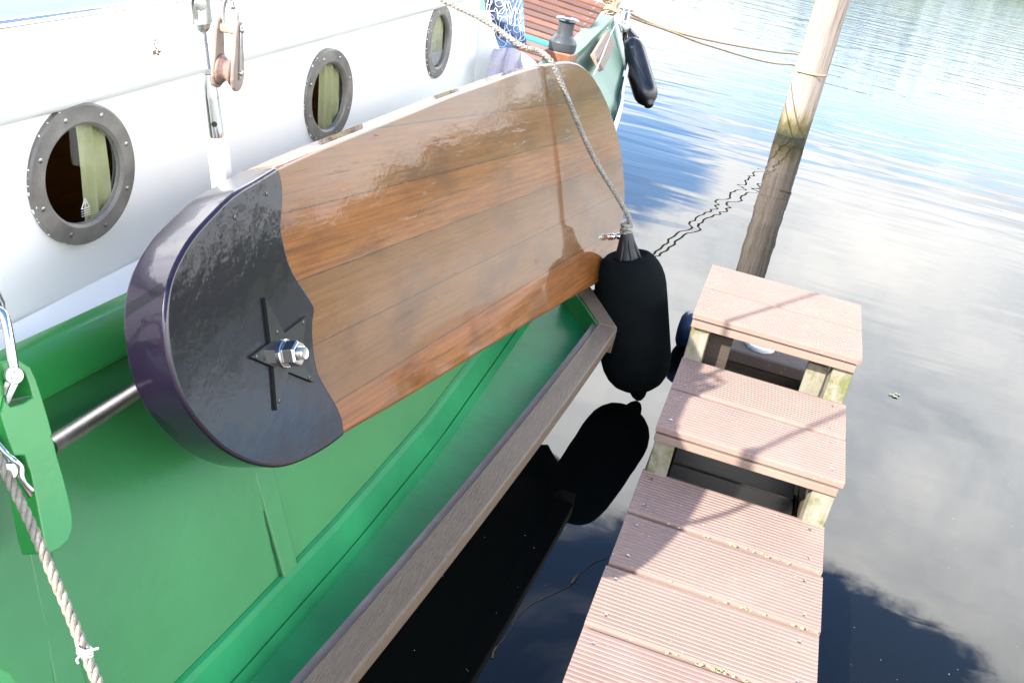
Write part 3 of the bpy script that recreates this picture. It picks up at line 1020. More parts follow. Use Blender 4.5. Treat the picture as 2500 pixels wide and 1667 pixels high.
# welded strip along the foot of the topside
ys = [-4.2, -3.6, -3.0, -2.6, -2.2, -1.9, -1.67, -1.4, -1.19, -0.9, -0.6, -0.3, 0, 0.3, 0.6]
mb = MB()
sec = [[HP(y, Z_F + 0.0, 0.006), HP(y, Z_F + 0.080, 0.0075), HP(y, Z_F + 0.092, 0.0045), HP(y, Z_F + 0.098, -0.003)] for y in ys]
mb.add([p for s_ in sec for p in s_], [(i * 4 + k, (i + 1) * 4 + k, (i + 1) * 4 + k + 1, i * 4 + k + 1) for i in range(len(ys) - 1) for k in range(3)])
mb.build('welded_strip', M_GREEN_LEDGE, boat)
wl = MB()
pts = []
rw = random.Random(5)
for i in range(160):
    y = -2.6 + i * 0.02
    pts.append(HP(y, Z_F + 0.006 + rw.uniform(-0.0015, 0.0015), 0.006))
wl.tube(pts, [0.0028 + rw.uniform(-0.001, 0.001) for _ in pts], 6)
wl.build('weld_bead', M_GREEN, boat, smooth=True)
# strap over a plate seam
HN = V((0.865, 0, 0.502))
hp0 = HP(-1.4, 0.4)
for quad in (((590, 1060), (640, 1055), (735, 1425), (708, 1462)), ((85, 1270), (150, 1330), (250, 1690), (175, 1690))):
    q = [onplane(x, y, hp0, HN) for x, y in quad]
    q = [HP(p.y, p.z) for p in q]
    mb = MB()
    mb.hexa([p + HN * 0.005 for p in q], [p - HN * 0.02 for p in q])
    mb.build('seam_strap', M_GREEN, boat, bevel=0.004)
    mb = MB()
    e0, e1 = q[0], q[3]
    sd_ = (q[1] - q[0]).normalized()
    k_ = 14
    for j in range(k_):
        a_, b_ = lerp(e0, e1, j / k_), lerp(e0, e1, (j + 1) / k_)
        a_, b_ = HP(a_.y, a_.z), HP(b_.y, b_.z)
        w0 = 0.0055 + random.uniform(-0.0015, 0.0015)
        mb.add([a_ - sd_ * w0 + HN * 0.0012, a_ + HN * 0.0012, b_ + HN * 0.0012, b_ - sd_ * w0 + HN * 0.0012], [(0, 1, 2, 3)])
    mb.build('seam_shade_strip', M_SEAM_SHADE, boat)  # flat dark strip painting the shadow line along the strap's edge

for cx_, cy_, r_ in ((176, 966, 0.0052), (137, 929, 0.0014), (206, 921, 0.0014), (285, 1113, 0.0012), (690, 1290, 0.0016)):
    q0 = onplane(cx_, cy_, hp0, HN)
    q0 = HP(q0.y, q0.z, 0.0004)
    mb = MB()
    ax_ = V((0.502, 0, -0.865))
    mb.prism([q0 + (V((0, 1, 0)) * math.cos(a) + ax_ * math.sin(a)) * r_ * random.uniform(0.55, 1.1) for a in [2 * PI * j / 8 for j in range(8)]], HN * -0.002)
    mb.build('paint_chip', M_WHITE2, boat)

# chain plate bracket on the left, with slot
bp0, bn = P(80, 1100, 0.80), V((0.87, -0.12, 0.48)).normalized()
out_px = [(-60, 960), (-50, 915), (-20, 888), (20, 879), (50, 880), (75, 896), (90, 928), (103, 968), (118, 1018), (128, 1056), (126, 1066), (132, 1075), (140, 1112), (155, 1162), (168, 1212), (178, 1262),
          (178, 1290), (168, 1318), (145, 1340), (118, 1352), (106, 1310), (92, 1236), (76, 1156), (62, 1112), (36, 1112), (22, 1076), (0, 1008), (-22, 960)]
hole_px = [(10, 962), (8, 930), (22, 905), (46, 898), (64, 914), (74, 944), (80, 968), (56, 984), (26, 992), (14, 978)]
op = [onplane(x, y, bp0, bn) for x, y in out_px]
hp = [onplane(x, y, bp0, bn) for x, y in hole_px]
# ring with a slot: bridge the outline to the slot by nearest angle
cc_ = sum(hp, V((0, 0, 0))) / len(hp)
start = 26
outl = op[start:] + op[:start]
poly = outl + [outl[0]]
hl = hp[::-1] if True else hp
poly = [outl[0]] + outl[1:] + [outl[0] + V((0.0004, 0, 0))] + [hp[0]] + hp[::-1][:-1] + [hp[0] + V((0.0004, 0, 0))]
mb = MB()
mb.prism(poly, -bn * 0.065)
brk = mb.build('chainplate_bracket', M_GREEN_RAIL, boat, bevel=0.006)
mb = MB()
mb.tube([P(118, 1093, 0.835), P(350, 942, 1.0)], 0.0165, 18)
mb.build('leeboard_rod', M_ROD, boat, smooth='auto')
mb = MB()
ax = (P(28, 1148, 0.78) - P(60, 1130, 0.82)).normalized()
mb.lathe([(0.0135, -0.05), (0.0135, 0.0), (0.012, 0.004)], P(24, 1150, 0.775), ax, 18)
pin = mb.build('clevis_pin', M_STEEL, brk, smooth='auto')
mb = MB()
mb.tube(spline([P(-14, 1072, 0.765), P(14, 1105, 0.765), P(34, 1122, 0.762), P(52, 1140, 0.765), P(54, 1164, 0.765), P(64, 1182, 0.768), P(80, 1198, 0.772)], 6), 0.0042, 8)
mb.tube([P(-14, 1080, 0.78), P(26, 1130, 0.785), P(74, 1212, 0.79)], 0.0042, 8)
mb.build('hairpin_clip', M_CHROME, brk, smooth=True)

lg = MB()
lg.prism([onplane(x, y, P(20, 1650, 0.715), bn) for x, y in ((-30, 1618), (0, 1626), (28, 1640), (46, 1662), (52, 1700), (-30, 1710))], -bn * 0.05)
lg.build('deck_lug', M_GREEN_RAIL, boat, bevel=0.004)

# ------------------------------------------------------------------ leeboard
phi, vvv = R(21), -0.04
N = (RIGHT * math.cos(phi) + DOWN * vvv - FWD * math.sin(phi)).normalized()
LB0 = CAM + ray(690, 865) * 2.0
U = V((0.065, 0.99, -0.105))
U = (U - N * U.dot(N)).normalized()
WV = N.cross(U)
LBM = Matrix((U, WV, N)).transposed().to_4x4()
LBM.translation = LB0
lee = empty('leeboard', LB0, 'varnished wooden leeboard with black rounded head and star hung on the green hull', 'leeboard', mat=LBM)


def L(px, py, c=0.0):                   # pixel -> leeboard axes
    q = onplane(px, py, LB0, N) - LB0
    return V((q.dot(U), q.dot(WV), c))


def LW(a, b, c):                        # leeboard axes -> world
    return LB0 + U * a + WV * b + N * c


TH = 0.078
head = [(674, 407), (625, 437), (566, 472), (517, 518), (463, 578), (425, 643), (406, 697), (398, 762), (400, 822), (411, 892), (436, 968), (468, 1022), (511, 1071), (549, 1103), (603, 1130), (658, 1141), (701, 1137), (750, 1118), (799, 1090), (837, 1061)]
wave = [(837, 1061), (831, 1022), (818, 990), (799, 957), (777, 919), (766, 881), (760, 827), (760, 786), (764, 752), (750, 724), (728, 691), (704, 648), (690, 599), (682, 556), (684, 529), (686, 458), (674, 407)]
hd = spline([L(x, y) for x, y in head], 4)
wv = spline([L(x, y) for x, y in wave], 3)
capo = hd + wv[1:-1]
top = [(676, 406), (780, 360), (900, 312), (1000, 272), (1100, 232), (1200, 197), (1270, 172), (1335, 156), (1390, 150), (1424, 162), (1452, 192), (1480, 245), (1500, 300), (1515, 360), (1523, 420), (1526, 480), (1521, 540), (1510, 600), (1496, 648), (1466, 688)]
bot = [(1300, 785), (1150, 876), (1000, 968), (838, 1062)]
tp = spline([L(x, y) for x, y in top], 4)
bt = spline([L(x, y) for x, y in [(1466, 688)] + bot], 4)
wshift = [p + V((-0.03, 0, 0)) for p in wv]
shr = lambda pl_, d_: pl_
blade = tp + bt[1:] + [V((p.x, p.y, 0)) for p in wshift[1:-1]]


def plate(name, poly, zt, zb, mat, par, bevel, fm=None, seg=3):
    mb = MB()
    mb.prism([V((p.x, p.y, zt)) for p in poly], V((0, 0, zb - zt)))
    return mb.build(name, mat, par, local=True, bevel=bevel, seg=seg, smooth='auto', ang=50, fm=fm)


plate('wooden_blade', blade, 0.0, -TH, M_BOARD, lee, 0.016)
headcap = plate('head_cap', capo, 0.006, -TH - 0.006, [M_CAP, M_CAPRIM], lee, 0.007, fm=lambda p: 0 if p.normal.z > 0.6 else 1)
star_px = [(634, 727), (682, 814), (736, 773), (721, 876), (754, 933), (691.5, 908), (663, 1002), (654.7, 895.4), (600, 872), (647.5, 836)]
star = [L(x, y) for x, y in star_px]
sp = MB()
sp.prism([V((p.x, p.y, 0.0125)) for p in star], V((0, 0, -0.010)))
sto = sp.build('star_plate', [M_STAR, M_SHADE_BLACK], lee, local=True, fm=lambda p: 0 if abs(p.normal.z) > 0.5 else 1)  # side faces coloured black as the raised star's shadow line
cn = L(683, 864)
mb = MB()
mb.lathe([(0.0285, 0.0125), (0.0285, 0.0165), (0.027, 0.0180), (0.014, 0.0180)], (cn.x, cn.y, 0), (0, 0, 1), 36)
mb.build('washer', M_CHROME, lee, local=True, smooth='auto')
mb = MB()
mb.lathe([(0.0235, 0.0180), (0.0262, 0.0200), (0.0262, 0.0430), (0.0225, 0.0460), (0.0150, 0.0460)], (cn.x, cn.y, 0), (0, 0, 1), 6)
mb.build('nut', M_CHROME, lee, local=True, bevel=0.0012)
mb = MB()
pf = [(0.0138, 0.03)]
for i in range(8):
    pf += [(0.0138, 0.044 + i * 0.0016), (0.0126, 0.0448 + i * 0.0016)]
pf += [(0.0118, 0.0580), (0.006, 0.0565), (0.001, 0.0565)]
mb.lathe(pf, (cn.x, cn.y, 0), (0, 0, 1), 24)
mb.build('pivot_bolt', M_STEEL, lee, local=True, smooth='auto')
for px, py in ((663, 812), (727, 789), (742, 923), (668, 980), (566, 492 + 40), (644, 475), (612, 872)):
    p = L(px, py)
    z0 = 0.0115 if py > 700 else 0.005
    sc_ = MB()
    sc_.lathe([(0.0042, z0), (0.0042, z0 + 0.002), (0.002, z0 + 0.003)], (p.x, p.y, 0), (0, 0, 1), 12)
    sc_.build('rivet', M_STAR, sto if py > 700 and px > 620 else headcap, local=True, smooth='auto')
# domed nuts near the lower corner of the blade
p = L(1492, 578)
for h0 in (0.0, 0.026):
    mb = MB()
    mb.lathe([(0.012, h0), (0.0145, h0 + 0.001), (0.0145, h0 + 0.012), (0.011, h0 + 0.016), (0.0105, h0 + 0.020), (0.006, h0 + 0.025), (0.0045, h0 + 0.026)], (p.x, p.y, 0), (0, 0, 1), 12)
    mb.build('domed_nut', M_CHROME, lee, local=True, smooth='auto', ang=30)

# ------------------------------------------------------------------ big fender and its rope
FT = onplane(1529, 566, V((0, 0.76, 0)), V((0, 1, 0)))
FB = atz(1560, 976, ZW + 0.006)
fax = (FB - FT)
FL = fax.length
fax.normalize()
fen = empty('boat_fender', FB, 'large black cloth covered fender hanging at the end of the leeboard', 'fender', 'black fenders along the barge')
prof = [(0.062, 0.140), (0.078, 0.132), (0.093, 0.137), (0.107, 0.155), (0.122, 0.185), (0.134, 0.22), (0.142, 0.26), (0.146, 0.31), (0.147, 0.40), (0.1475, 0.70), (0.146, 0.74), (0.140, 0.79), (0.126, 0.84), (0.105, 0.88), (0.080, 0.905), (0.058, 0.917), (0.043, 0.925), (0.036, 0.95), (0.028, 0.975), (0.015, 0.996), (0.002, 1.0)]
KX = 1.0
rr_ = random.Random(2)
mb = MB()
mb.lathe([(r_ * KX, h * FL) for r_, h in prof], FT, fax, 48)
fo = mb.build('sock', M_SOCK, fen, smooth=True)
mb = MB()
mb.lathe([(0.014, 0.002), (0.022, 0.004), (0.028, 0.02), (0.034, 0.06), (0.050, 0.11), (0.066, 0.135), (0.070, 0.15)], FT, fax, 24)
side = fax.cross(V((0.2, -1, 0.2))).normalized()
for k in range(7):
    a = 2 * PI * k / 7
    x_ = side
    y_ = fax.cross(side)
    d_ = x_ * math.cos(a) + y_ * math.sin(a)
    mb.tube([FT + fax * 0.01 + d_ * 0.021, FT + fax * 0.06 + d_ * 0.034, FT + fax * 0.125 + d_ * 0.060], [0.004, 0.006, 0.004], 6)
mb.build('rubber_eye', M_EYE, fen, smooth='auto')

tl_ = L(1335, 158)
RC = LW(tl_.x, tl_.y, 0.012)
rp = [P(985, -62, 1.74), P(1080, 0, 1.76), P(1182, 50, 1.77), P(1272, 112, 1.775), RC + V((-0.05, -0.005, 0.035)), RC + V((0, 0, 0.012)), lerp(RC, FT, 0.12) + V((0.006, 0, 0.006)), lerp(RC, FT, 0.5) + V((0.004, 0, 0)), FT + V((-0.004, 0, 0.06)), FT + fax * 0.012]
mb = MB()
laid_rope(mb, spline(rp, 8), 0.0096, 6, 4.6, 5, braid=True)
# knot on the fender eye
for k in range(3):
    cpt = FT + fax * (-0.03 + 0.016 * k)
    mb.tube([cpt + (side * math.cos(a) + fax.cross(side) * math.sin(a)) * (0.015 + 0.003 * (k % 2)) + fax * (0.004 * math.sin(a * 2 + k)) for a in [2 * PI * j / 16 for j in range(17)]], 0.0075, 7)
mb.tube(spline([FT + fax * -0.02 + side * 0.012, FT + fax * 0.01 + side * 0.02, FT + fax * 0.03, FT + fax * 0.01 - side * 0.02, FT + fax * -0.02 - side * 0.01], 5), 0.008, 7)
ro = mb.build('fender_rope', M_GREYROPE, smooth=True, loc=RC)
tag(ro, 'grey braided rope crossing the leeboard edge down to the big fender', 'rope')

# ------------------------------------------------------------------ smaller glossy fender at the far end
A, B = P(1530, 72, 3.40), P(1586, 262, 3.32)
ax = (B - A)
LEN = ax.length
ax.normalize()
f2 = empty('boat_fender', B, 'slim shiny black rubber fender tied below the chrome bollard', 'fender', 'black fenders along the barge')
mb = MB()
mb.lathe([(0.03, 0.13), (0.045, 0.15), (0.066, 0.19), (0.078, 0.24), (0.081, 0.30), (0.081, 0.80), (0.078, 0.85), (0.066, 0.90), (0.045, 0.94), (0.034, 0.955), (0.030, 0.985), (0.018, 1.0), (0.003, 1.003)], A, ax, 36)
mb.v = [A + ax * ((v - A).dot(ax) * (LEN if True else 1)) + ((v - A) - ax * (v - A).dot(ax)) for v in mb.v]
mb.build('body', M_RUBBER, f2, smooth=True)
mb = MB()
sd = ax.cross(V((0, 1, 0))).normalized()
mb.lathe([(0.012, 0.0), (0.022, 0.01), (0.028, 0.05), (0.044, 0.09), (0.050, 0.105)], A, ax, 20)
for s_ in (-1, 1):
    mb.tube([A + sd * 0.018 * s_, A + ax * 0.05 + sd * 0.036 * s_, A + ax * 0.10 + sd * 0.058 * s_], 0.008, 6)
mb.build('rubber_eye', M_RUBBER, f2, smooth='auto')

# ------------------------------------------------------------------ jetty
JL = 0.632


def ribbed(name, x0, x1, y0, y1, z, th, mat, par, ribs=15, depth=0.0026):
    """one deck board, y0 > y1, ribs running across the jetty"""
    pr = []
    wdt = y0 - y1
    edge_ = wdt * 0.035
    pr.append((y1, z - 0.008))
    pr.append((y1 + 0.002, z - 0.003))
    pr.append((y1 + 0.007, z))
    pr.append((y1 + edge_, z))
    step = (wdt - 2 * edge_) / ribs
    for i in range(ribs):
        a = y1 + edge_ + i * step
        pr += [(a + step * 0.10, z - depth), (a + step * 0.36, z - depth), (a + step * 0.48, z), (a + step * 0.98, z)]
    pr.append((y0 - 0.007, z))
    pr.append((y0 - 0.002, z - 0.003))
    pr.append((y0, z - 0.008))
    pr.append((y0, z - th))
    pr.append((y1, z - th))
    mb = MB()
    mb.prism([V((x0, y, zz)) for y, zz in pr], V((x1 - x0, 0, 0)))
    return mb.build(name, mat, par)


def deck_screws(par, x0, x1, ys, z, plank):
    for x in (x0 + 0.045, x1 - 0.05):
        for y in ys:
            mb = MB()
            mb.lathe([(0.0055, -0.004), (0.0055, 0.001), (0.0035, 0.0015)], (x + random.uniform(-.006, .006), y, z), (0, 0, 1), 10)
            mb.build('screw', M_ROD, plank, smooth='auto')


jet = empty('jetty', (0.3, -1.5, ZW), 'narrow finger jetty of pink brown ribbed boards beside the barge', 'jetty')
GAP = 0.020
PW = 0.30
k = 0
y = 0.0
while y > -3.9:
    dx = random.uniform(-0.003, 0.003)
    pk = ribbed('deck_board', 0.0 + dx, JL + dx, y, y - PW + GAP, 0.0 + random.uniform(-0.0015, 0.0015), 0.05, M_DECKING, jet)
    deck_screws(jet, dx, JL + dx, (y - 0.055, y - PW + 0.075), 0.0, pk)
    y -= PW
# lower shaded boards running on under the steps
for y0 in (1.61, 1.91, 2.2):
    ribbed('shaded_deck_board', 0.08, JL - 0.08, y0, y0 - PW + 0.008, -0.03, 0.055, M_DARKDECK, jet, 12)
for x in (0.012, JL - 0.05):
    mb = MB()
    mb.box((x + 0.015, -1.2, -0.105), (1, 0, 0), (0, 1, 0), (0, 0, 1), 0.05, 5.4, 0.105)
    mb.build('side_beam', M_RIM, jet, bevel=0.004)
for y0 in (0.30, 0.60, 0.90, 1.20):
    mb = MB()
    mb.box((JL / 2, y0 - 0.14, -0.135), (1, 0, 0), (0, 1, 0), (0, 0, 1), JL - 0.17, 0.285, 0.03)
    mb.build('shade_under_board', M_UNDER_SHADE, jet, bevel=0.004)  # black boards added so the gap below the step stays dark
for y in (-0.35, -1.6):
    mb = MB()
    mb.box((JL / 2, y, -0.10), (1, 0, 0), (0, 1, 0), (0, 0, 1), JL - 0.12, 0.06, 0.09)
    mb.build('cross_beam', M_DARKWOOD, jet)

lich = MB()
rl_ = random.Random(9)
for k in range(70):
    yy = -0.30 * rl_.choice((1, 1, 2, 2, 3, 3, 4)) + 0.004 + rl_.uniform(0, 0.012)
    xx = min(JL - 0.01, max(0.05, rl_.gauss(0.42, 0.12)))
    r_ = rl_.uniform(0.0015, 0.0055)
    q_ = [V((xx + r_ * 1.6 * math.cos(a) * rl_.uniform(.6, 1), yy + r_ * math.sin(a) * rl_.uniform(.6, 1), 0.0005)) for a in [2 * PI * j / 7 for j in range(7)]]
    lich.prism(q_, V((0, 0, 0.0022)))
lo_ = lich.build('lichen', M_LICHEN, jet)
lo_['kind'] = 'stuff'

steps = empty('mooring_steps', (0.3, 0.5, 0), 'two ribbed wooden steps standing on the jetty end with open risers', 'steps')
for (yb, z, zlow, xo) in ((0.558, 0.202, 0.0, 0.006), (1.128, 0.406, 0.03, 0.002)):
    for j in range(2):
        y0 = yb - j * PW
        pk = ribbed('tread_board', xo, xo + JL, y0, y0 - PW + (GAP if j == 0 else 0), z, 0.026, M_DECKING, steps)
        deck_screws(steps, xo, xo + JL, (y0 - 0.05, y0 - PW + 0.06), z, pk)
    yf = yb - 2 * PW
    mb = MB()
    mb.box((xo + JL / 2 - 0.004, yf + 0.021, z - 0.048), (1, 0, 0), (0, 1, 0), (0, 0, 1), JL - 0.014, 0.05, 0.028)
    mb.build('riser_strip', M_LIPMOSS, steps, bevel=0.003)
    # posts and bearers
    for x, wd in ((xo + 0.042, 0.070), (xo + JL - 0.046, 0.074)):
        mb = MB()
        mb.box((x, yf + 0.075, (z - 0.064 + zlow - 0.05) / 2), (1, 0, 0), (0, 1, 0), (0, 0, 1), wd, 0.10, z - 0.064 - zlow + 0.05)
        mb.build('step_post', M_PALEWOOD, steps, bevel=0.003)
        mb = MB()
        mb.box((x, yf + 0.34, z - 0.075), (1, 0, 0), (0, 1, 0), (0, 0, 1), wd * 0.7, 0.42, 0.09)
        mb.build('step_bearer', M_PALEWOOD, steps, bevel=0.003)
        mb = MB()
        mb.box((x, yb - 0.07, (z - 0.132 - 0.1) / 2), (1, 0, 0), (0, 1, 0), (0, 0, 1), wd, 0.09, z - 0.132 + 0.1)
        mb.build('step_post', M_PALEWOOD, steps, bevel=0.003)
# extra inner boards under the top step
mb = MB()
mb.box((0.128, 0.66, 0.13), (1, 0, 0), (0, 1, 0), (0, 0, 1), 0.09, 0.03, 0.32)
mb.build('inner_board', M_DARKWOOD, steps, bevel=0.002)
mb = MB()
mb.box((0.505, 0.655, 0.13), (1, 0, 0), (0, 1, 0), (0, 0, 1), 0.075, 0.03, 0.32)
mb.build('inner_board', M_PALEWOOD, steps, bevel=0.002)

# round light let into the shaded deck board
lp = atz(1855, 846, -0.030)
mb = MB()
mb.box((JL / 2, 1.36, -0.145), (1, 0, 0), (0, 1, 0), (0, 0, 1), JL - 0.2, 0.06, 0.10)
mb.build('cross_beam', M_DARKWOOD, jet)
mb = MB()
mb.lathe([(0.070, -0.002), (0.070, 0.010), (0.064, 0.016), (0.058, 0.016), (0.056, 0.012), (0.001, 0.013)], lp, (0, 0, 1), 40)
lamp = mb.build('round_deck_light', M_WHITE2, smooth='auto', loc=lp)
tag(lamp, 'small round metal deck light on the dark board under the top step', 'deck light')
mb = MB()
mb.box(lp + V((0, 0, 0.0145)), (1, 0, 0), (0, 1, 0), (0, 0, 1), 0.075, 0.05, 0.002)
mb.build('lens', M_DECK, lamp, bevel=0.0008)

# blue float at the side of the jetty
fc = atz(1692, 812, -0.075)
mb = MB()
mb.lathe([(0.02, -0.172), (0.06, -0.168), (0.085, -0.155), (0.097, -0.13), (0.100, -0.10), (0.100, 0.02)], V((fc.x + 0.095, fc.y, -0.070)), (1, 0, 0), 36)
fl_ = mb.build('jetty_float', M_FLOAT, smooth=True, loc=(fc.x, fc.y, ZW))
tag(fl_, 'dark blue plastic float at the left side of the steps', 'float')

# ------------------------------------------------------------------ piling with mooring lines
pb = atz(1930, 328, ZW)
mb = MB()
rp_ = random.Random(11)
n_ = 20
offs = [1.0 + 0.07 * math.sin(3 * 2 * PI * k / n_ + 1) + 0.05 * math.sin(5 * 2 * PI * k / n_ + 2) + rp_.uniform(-0.02, 0.02) for k in range(n_)]
rows = []
for i in range(15):
    z = -0.9 + i * 0.28
    c = V((pb.x + 0.004 * (z - ZW), pb.y, z))
    rows.append([c + V((math.cos(2 * PI * k / n_), math.sin(2 * PI * k / n_), 0)) * (0.150 * offs[k] * (1 + 0.015 * math.sin(i * 1.7 + k))) for k in range(n_)])
mb.add([p for r_ in rows for p in r_], [(i * n_ + k, i * n_ + (k + 1) % n_, (i + 1) * n_ + (k + 1) % n_, (i + 1) * n_ + k) for i in range(14) for k in range(n_)] + [tuple(range(14 * n_, 15 * n_))])
pile = mb.build('mooring_piling', M_PILE, smooth='auto', ang=50, loc=(pb.x, pb.y, ZW))
tag(pile, 'weathered wooden piling with green algae at the waterline', 'piling')

dp = (pb - CAM).dot(FWD) / 2


def rope_px(lst, d_a, d_b):
    x0, x1 = lst[0][0], lst[-1][0]
    out = []
    for px, py in lst:
        t = (px - x0) / (x1 - x0)
        out.append(P(px, py, 1 / lerp(1 / d_a, 1 / d_b, t)))
    return out


def depth_z(px, py, z):
    return (atz(px, py, z) - CAM).dot(FWD) / 2


zl = P(1940, 160, dp - 0.05).z
l1 = rope_px([(1540, 35), (1590, 58), (1640, 76), (1700, 92), (1760, 105), (1830, 118), (1900, 129), (1950, 135)], 3.40, depth_z(1950, 135, zl))
l2 = rope_px([(1536, 42), (1580, 58), (1640, 79), (1700, 102), (1760, 121), (1830, 142), (1890, 155), (1940, 160)], 3.40, dp - 0.05)
zr = l2[-1].z
wrap = []
for k in range(15):
    a = R(225) + R(19) * k
    wrap.append(V((pb.x + math.cos(a) * 0.166, pb.y + math.sin(a) * 0.166, lerp(zr - 0.004, l1[-1].z, k / 14.0))))
mb = MB()
laid_rope(mb, spline(l2 + wrap + l1[::-1], 6), 0.0085, 3, 7, 5)
mo = mb.build('mooring_line', M_TANROPE, smooth=True, loc=l1[0])
tag(mo, 'thin tan mooring line looped from the chrome bollard round the piling', 'rope')

# ------------------------------------------------------------------ shroud with turnbuckle
SB, ST = P(546, 470, 1.072), P(488, 8, 0.985)
sax = (ST - SB).normalized()
SLEN = (ST - SB).length
shr = empty('shroud', SB, 'steel shroud with turnbuckle and white sheath behind the leeboard head', 'rigging')


def SP(py):                              # point on the shroud at photo row py
    return lerp(SB, ST, (470 - py) / 462.0)


def seg(name, prof, mat, par=shr, n=20, ang=30):
    mb = MB()
    base = SP(prof[0][1])
    mb.lathe([(r_, (SP(y_) - SB).dot(sax)) for r_, y_ in prof], SB, sax, n)
    return mb.build(name, mat, par, smooth='auto', ang=ang)


seg('lower_wire', [(0.006, 620), (0.006, 470)], M_STEEL)
seg('sheath', [(0.021, 480), (0.0225, 460), (0.0215, 400), (0.0218, 329), (0.018, 328)], M_SHEATH)
mb = MB()
seg('turnbuckle_tube', [(0.0145, 335), (0.0145, 232), (0.0142, 222), (0.0095, 180), (0.009, 172)], M_CHROME)
mb = MB()
hb = SP(290) + V((0.45, -0.89, 0)) * 0.0140
mb.lathe([(0.0058, -0.004), (0.0058, 0.0012), (0.001, 0.0013)], hb, V((0.45, -0.89, 0.0)), 14)
mb.build('locking_hole', M_SHADE_BLACK, shr, smooth='auto')
seg('lock_nut', [(0.011, 172), (0.0125, 170), (0.0125, 160), (0.011, 158)], M_STEEL, n=6)
pf = []
for i in range(26):
    y_ = 158 - i * 3.3
    pf += [(0.0072, y_), (0.0061, y_ - 1.6)]
seg('threaded_rod', pf, M_STEEL, n=14, ang=20)
ra = V((0.98, 0.18, 0)).normalized()
ra = (ra - sax * ra.dot(sax)).normalized()
rb = sax.cross(ra)
mb = MB()
b0 = SP(74)
mb.lathe([(0.008, 0), (0.0145, 0.008), (0.0165, 0.016), (0.0165, 0.02)], b0, sax, 18)
for s_ in (-1, 1):
    mb.box(b0 + sax * 0.058 + ra * 0.0135 * s_, ra, rb, sax, 0.0055, 0.026, 0.085)
mb.build('fork', M_STEEL, shr, bevel=0.002)
mb = MB()
mb.lathe([(0.0085, -0.026), (0.0085, 0.022), (0.012, 0.022), (0.012, 0.028), (0.004, 0.029)], b0 + sax * 0.056, V(ra) * 0.4 - rb * 0.9 if rb.y > 0 else ra * 0.4 + rb * 0.9, 18)
mb.build('fork_pin', M_CHROME, shr, smooth='auto')
mb = MB()
mb.tube([b0 + sax * 0.055 + ra * (-0.018 + 0.016 * math.cos(a)) + sax * 0.022 * math.sin(a) + rb * 0.02 for a in [2 * PI * j / 24 for j in range(25)]], 0.0013, 6)
mb.build('split_ring', M_CHROME, shr, smooth=True)
mb = MB()
mb.tube([b0 + sax * 0.09, b0 + sax * 1.6], 0.009, 10)
mb.build('upper_wire', M_STEEL, shr, smooth=True)

# block hanging beside it
BC = P(557, 130, 0.995)
bz = V((0.03, 0.02, -1)).normalized()    # hangs down
bx = V((0.98, 0.12, 0)).normalized()     # sheave axis
bx = (bx - bz * bx.dot(bz)).normalized()
by = bz.cross(bx)
blk = empty('pulley_block', BC, 'worn bronze pulley block hanging from a shackle beside the shroud', 'pulley')
shape = [(0.0, -0.066), (0.011, -0.062), (0.016, -0.045), (0.020, -0.01), (0.026, 0.03), (0.027, 0.045), (0.022, 0.060), (0.012, 0.069), (0.0, 0.071)]
shape = [(a, b) for a, b in shape] + [(-a, b) for a, b in shape[-2:0:-1]]
for s_ in (-1, 1):
    mb = MB()
    mb.prism([BC + bx * (0.0155 * s_) + by * a + bz * b for a, b in shape], bx * (0.0085 * s_))
    ck = mb.build('cheek', M_BLOCK, blk, bevel=0.0035)
    mb = MB()
    mb.box(BC + bx * (0.0255 * s_) + bz * -0.005, by, bz, bx, 0.010, 0.105, 0.003)
    mb.lathe([(0.006, 0.024), (0.006, 0.030), (0.003, 0.032)], BC + bz * 0.034, bx * s_, 12)
    mb.lathe([(0.006, 0.024), (0.006, 0.030), (0.003, 0.032)], BC + bz * -0.048, bx * s_, 12)
    mb.build('side_strap', M_STEEL, ck, smooth='auto', bevel=0.001)
mb = MB()
mb.lathe([(0.030, -0.014), (0.027, -0.010), (0.021, -0.004), (0.0195, 0.0), (0.021, 0.004), (0.027, 0.010), (0.030, 0.014)], BC + bz * 0.034, bx, 32)
mb.build('sheave', M_SHEAVE, blk, smooth=True)
mb = MB()
mb.lathe([(0.0095, -0.0155), (0.0095, 0.0155)], BC + bz * -0.046, bx, 18)
mb.build('spacer', M_TANROPE, blk, smooth='auto')
mb = MB()
mb.tube(spline([BC + bz * -0.05 + bx * -0.011 + by * 0.0, BC + bz * -0.075 + bx * -0.012, BC + bz * -0.097 + bx * -0.008, BC + bz * -0.103 + bx * 0.002, BC + bz * -0.097 + bx * 0.014, BC + bz * -0.075 + bx * 0.017, BC + bz * -0.05 + bx * 0.016], 5), 0.0042, 9)
mb.build('shackle', M_STEEL, blk, smooth=True)
mb = MB()
mb.tube(spline([P(520, -22, 0.985), P(545, 2, 0.985), P(566, 18, 0.985), P(574, 14, 0.983), P(560, -6, 0.983), P(535, -30, 0.983)], 5), 0.0045, 9)
mb.build('link', M_CHROME, blk, smooth=True)

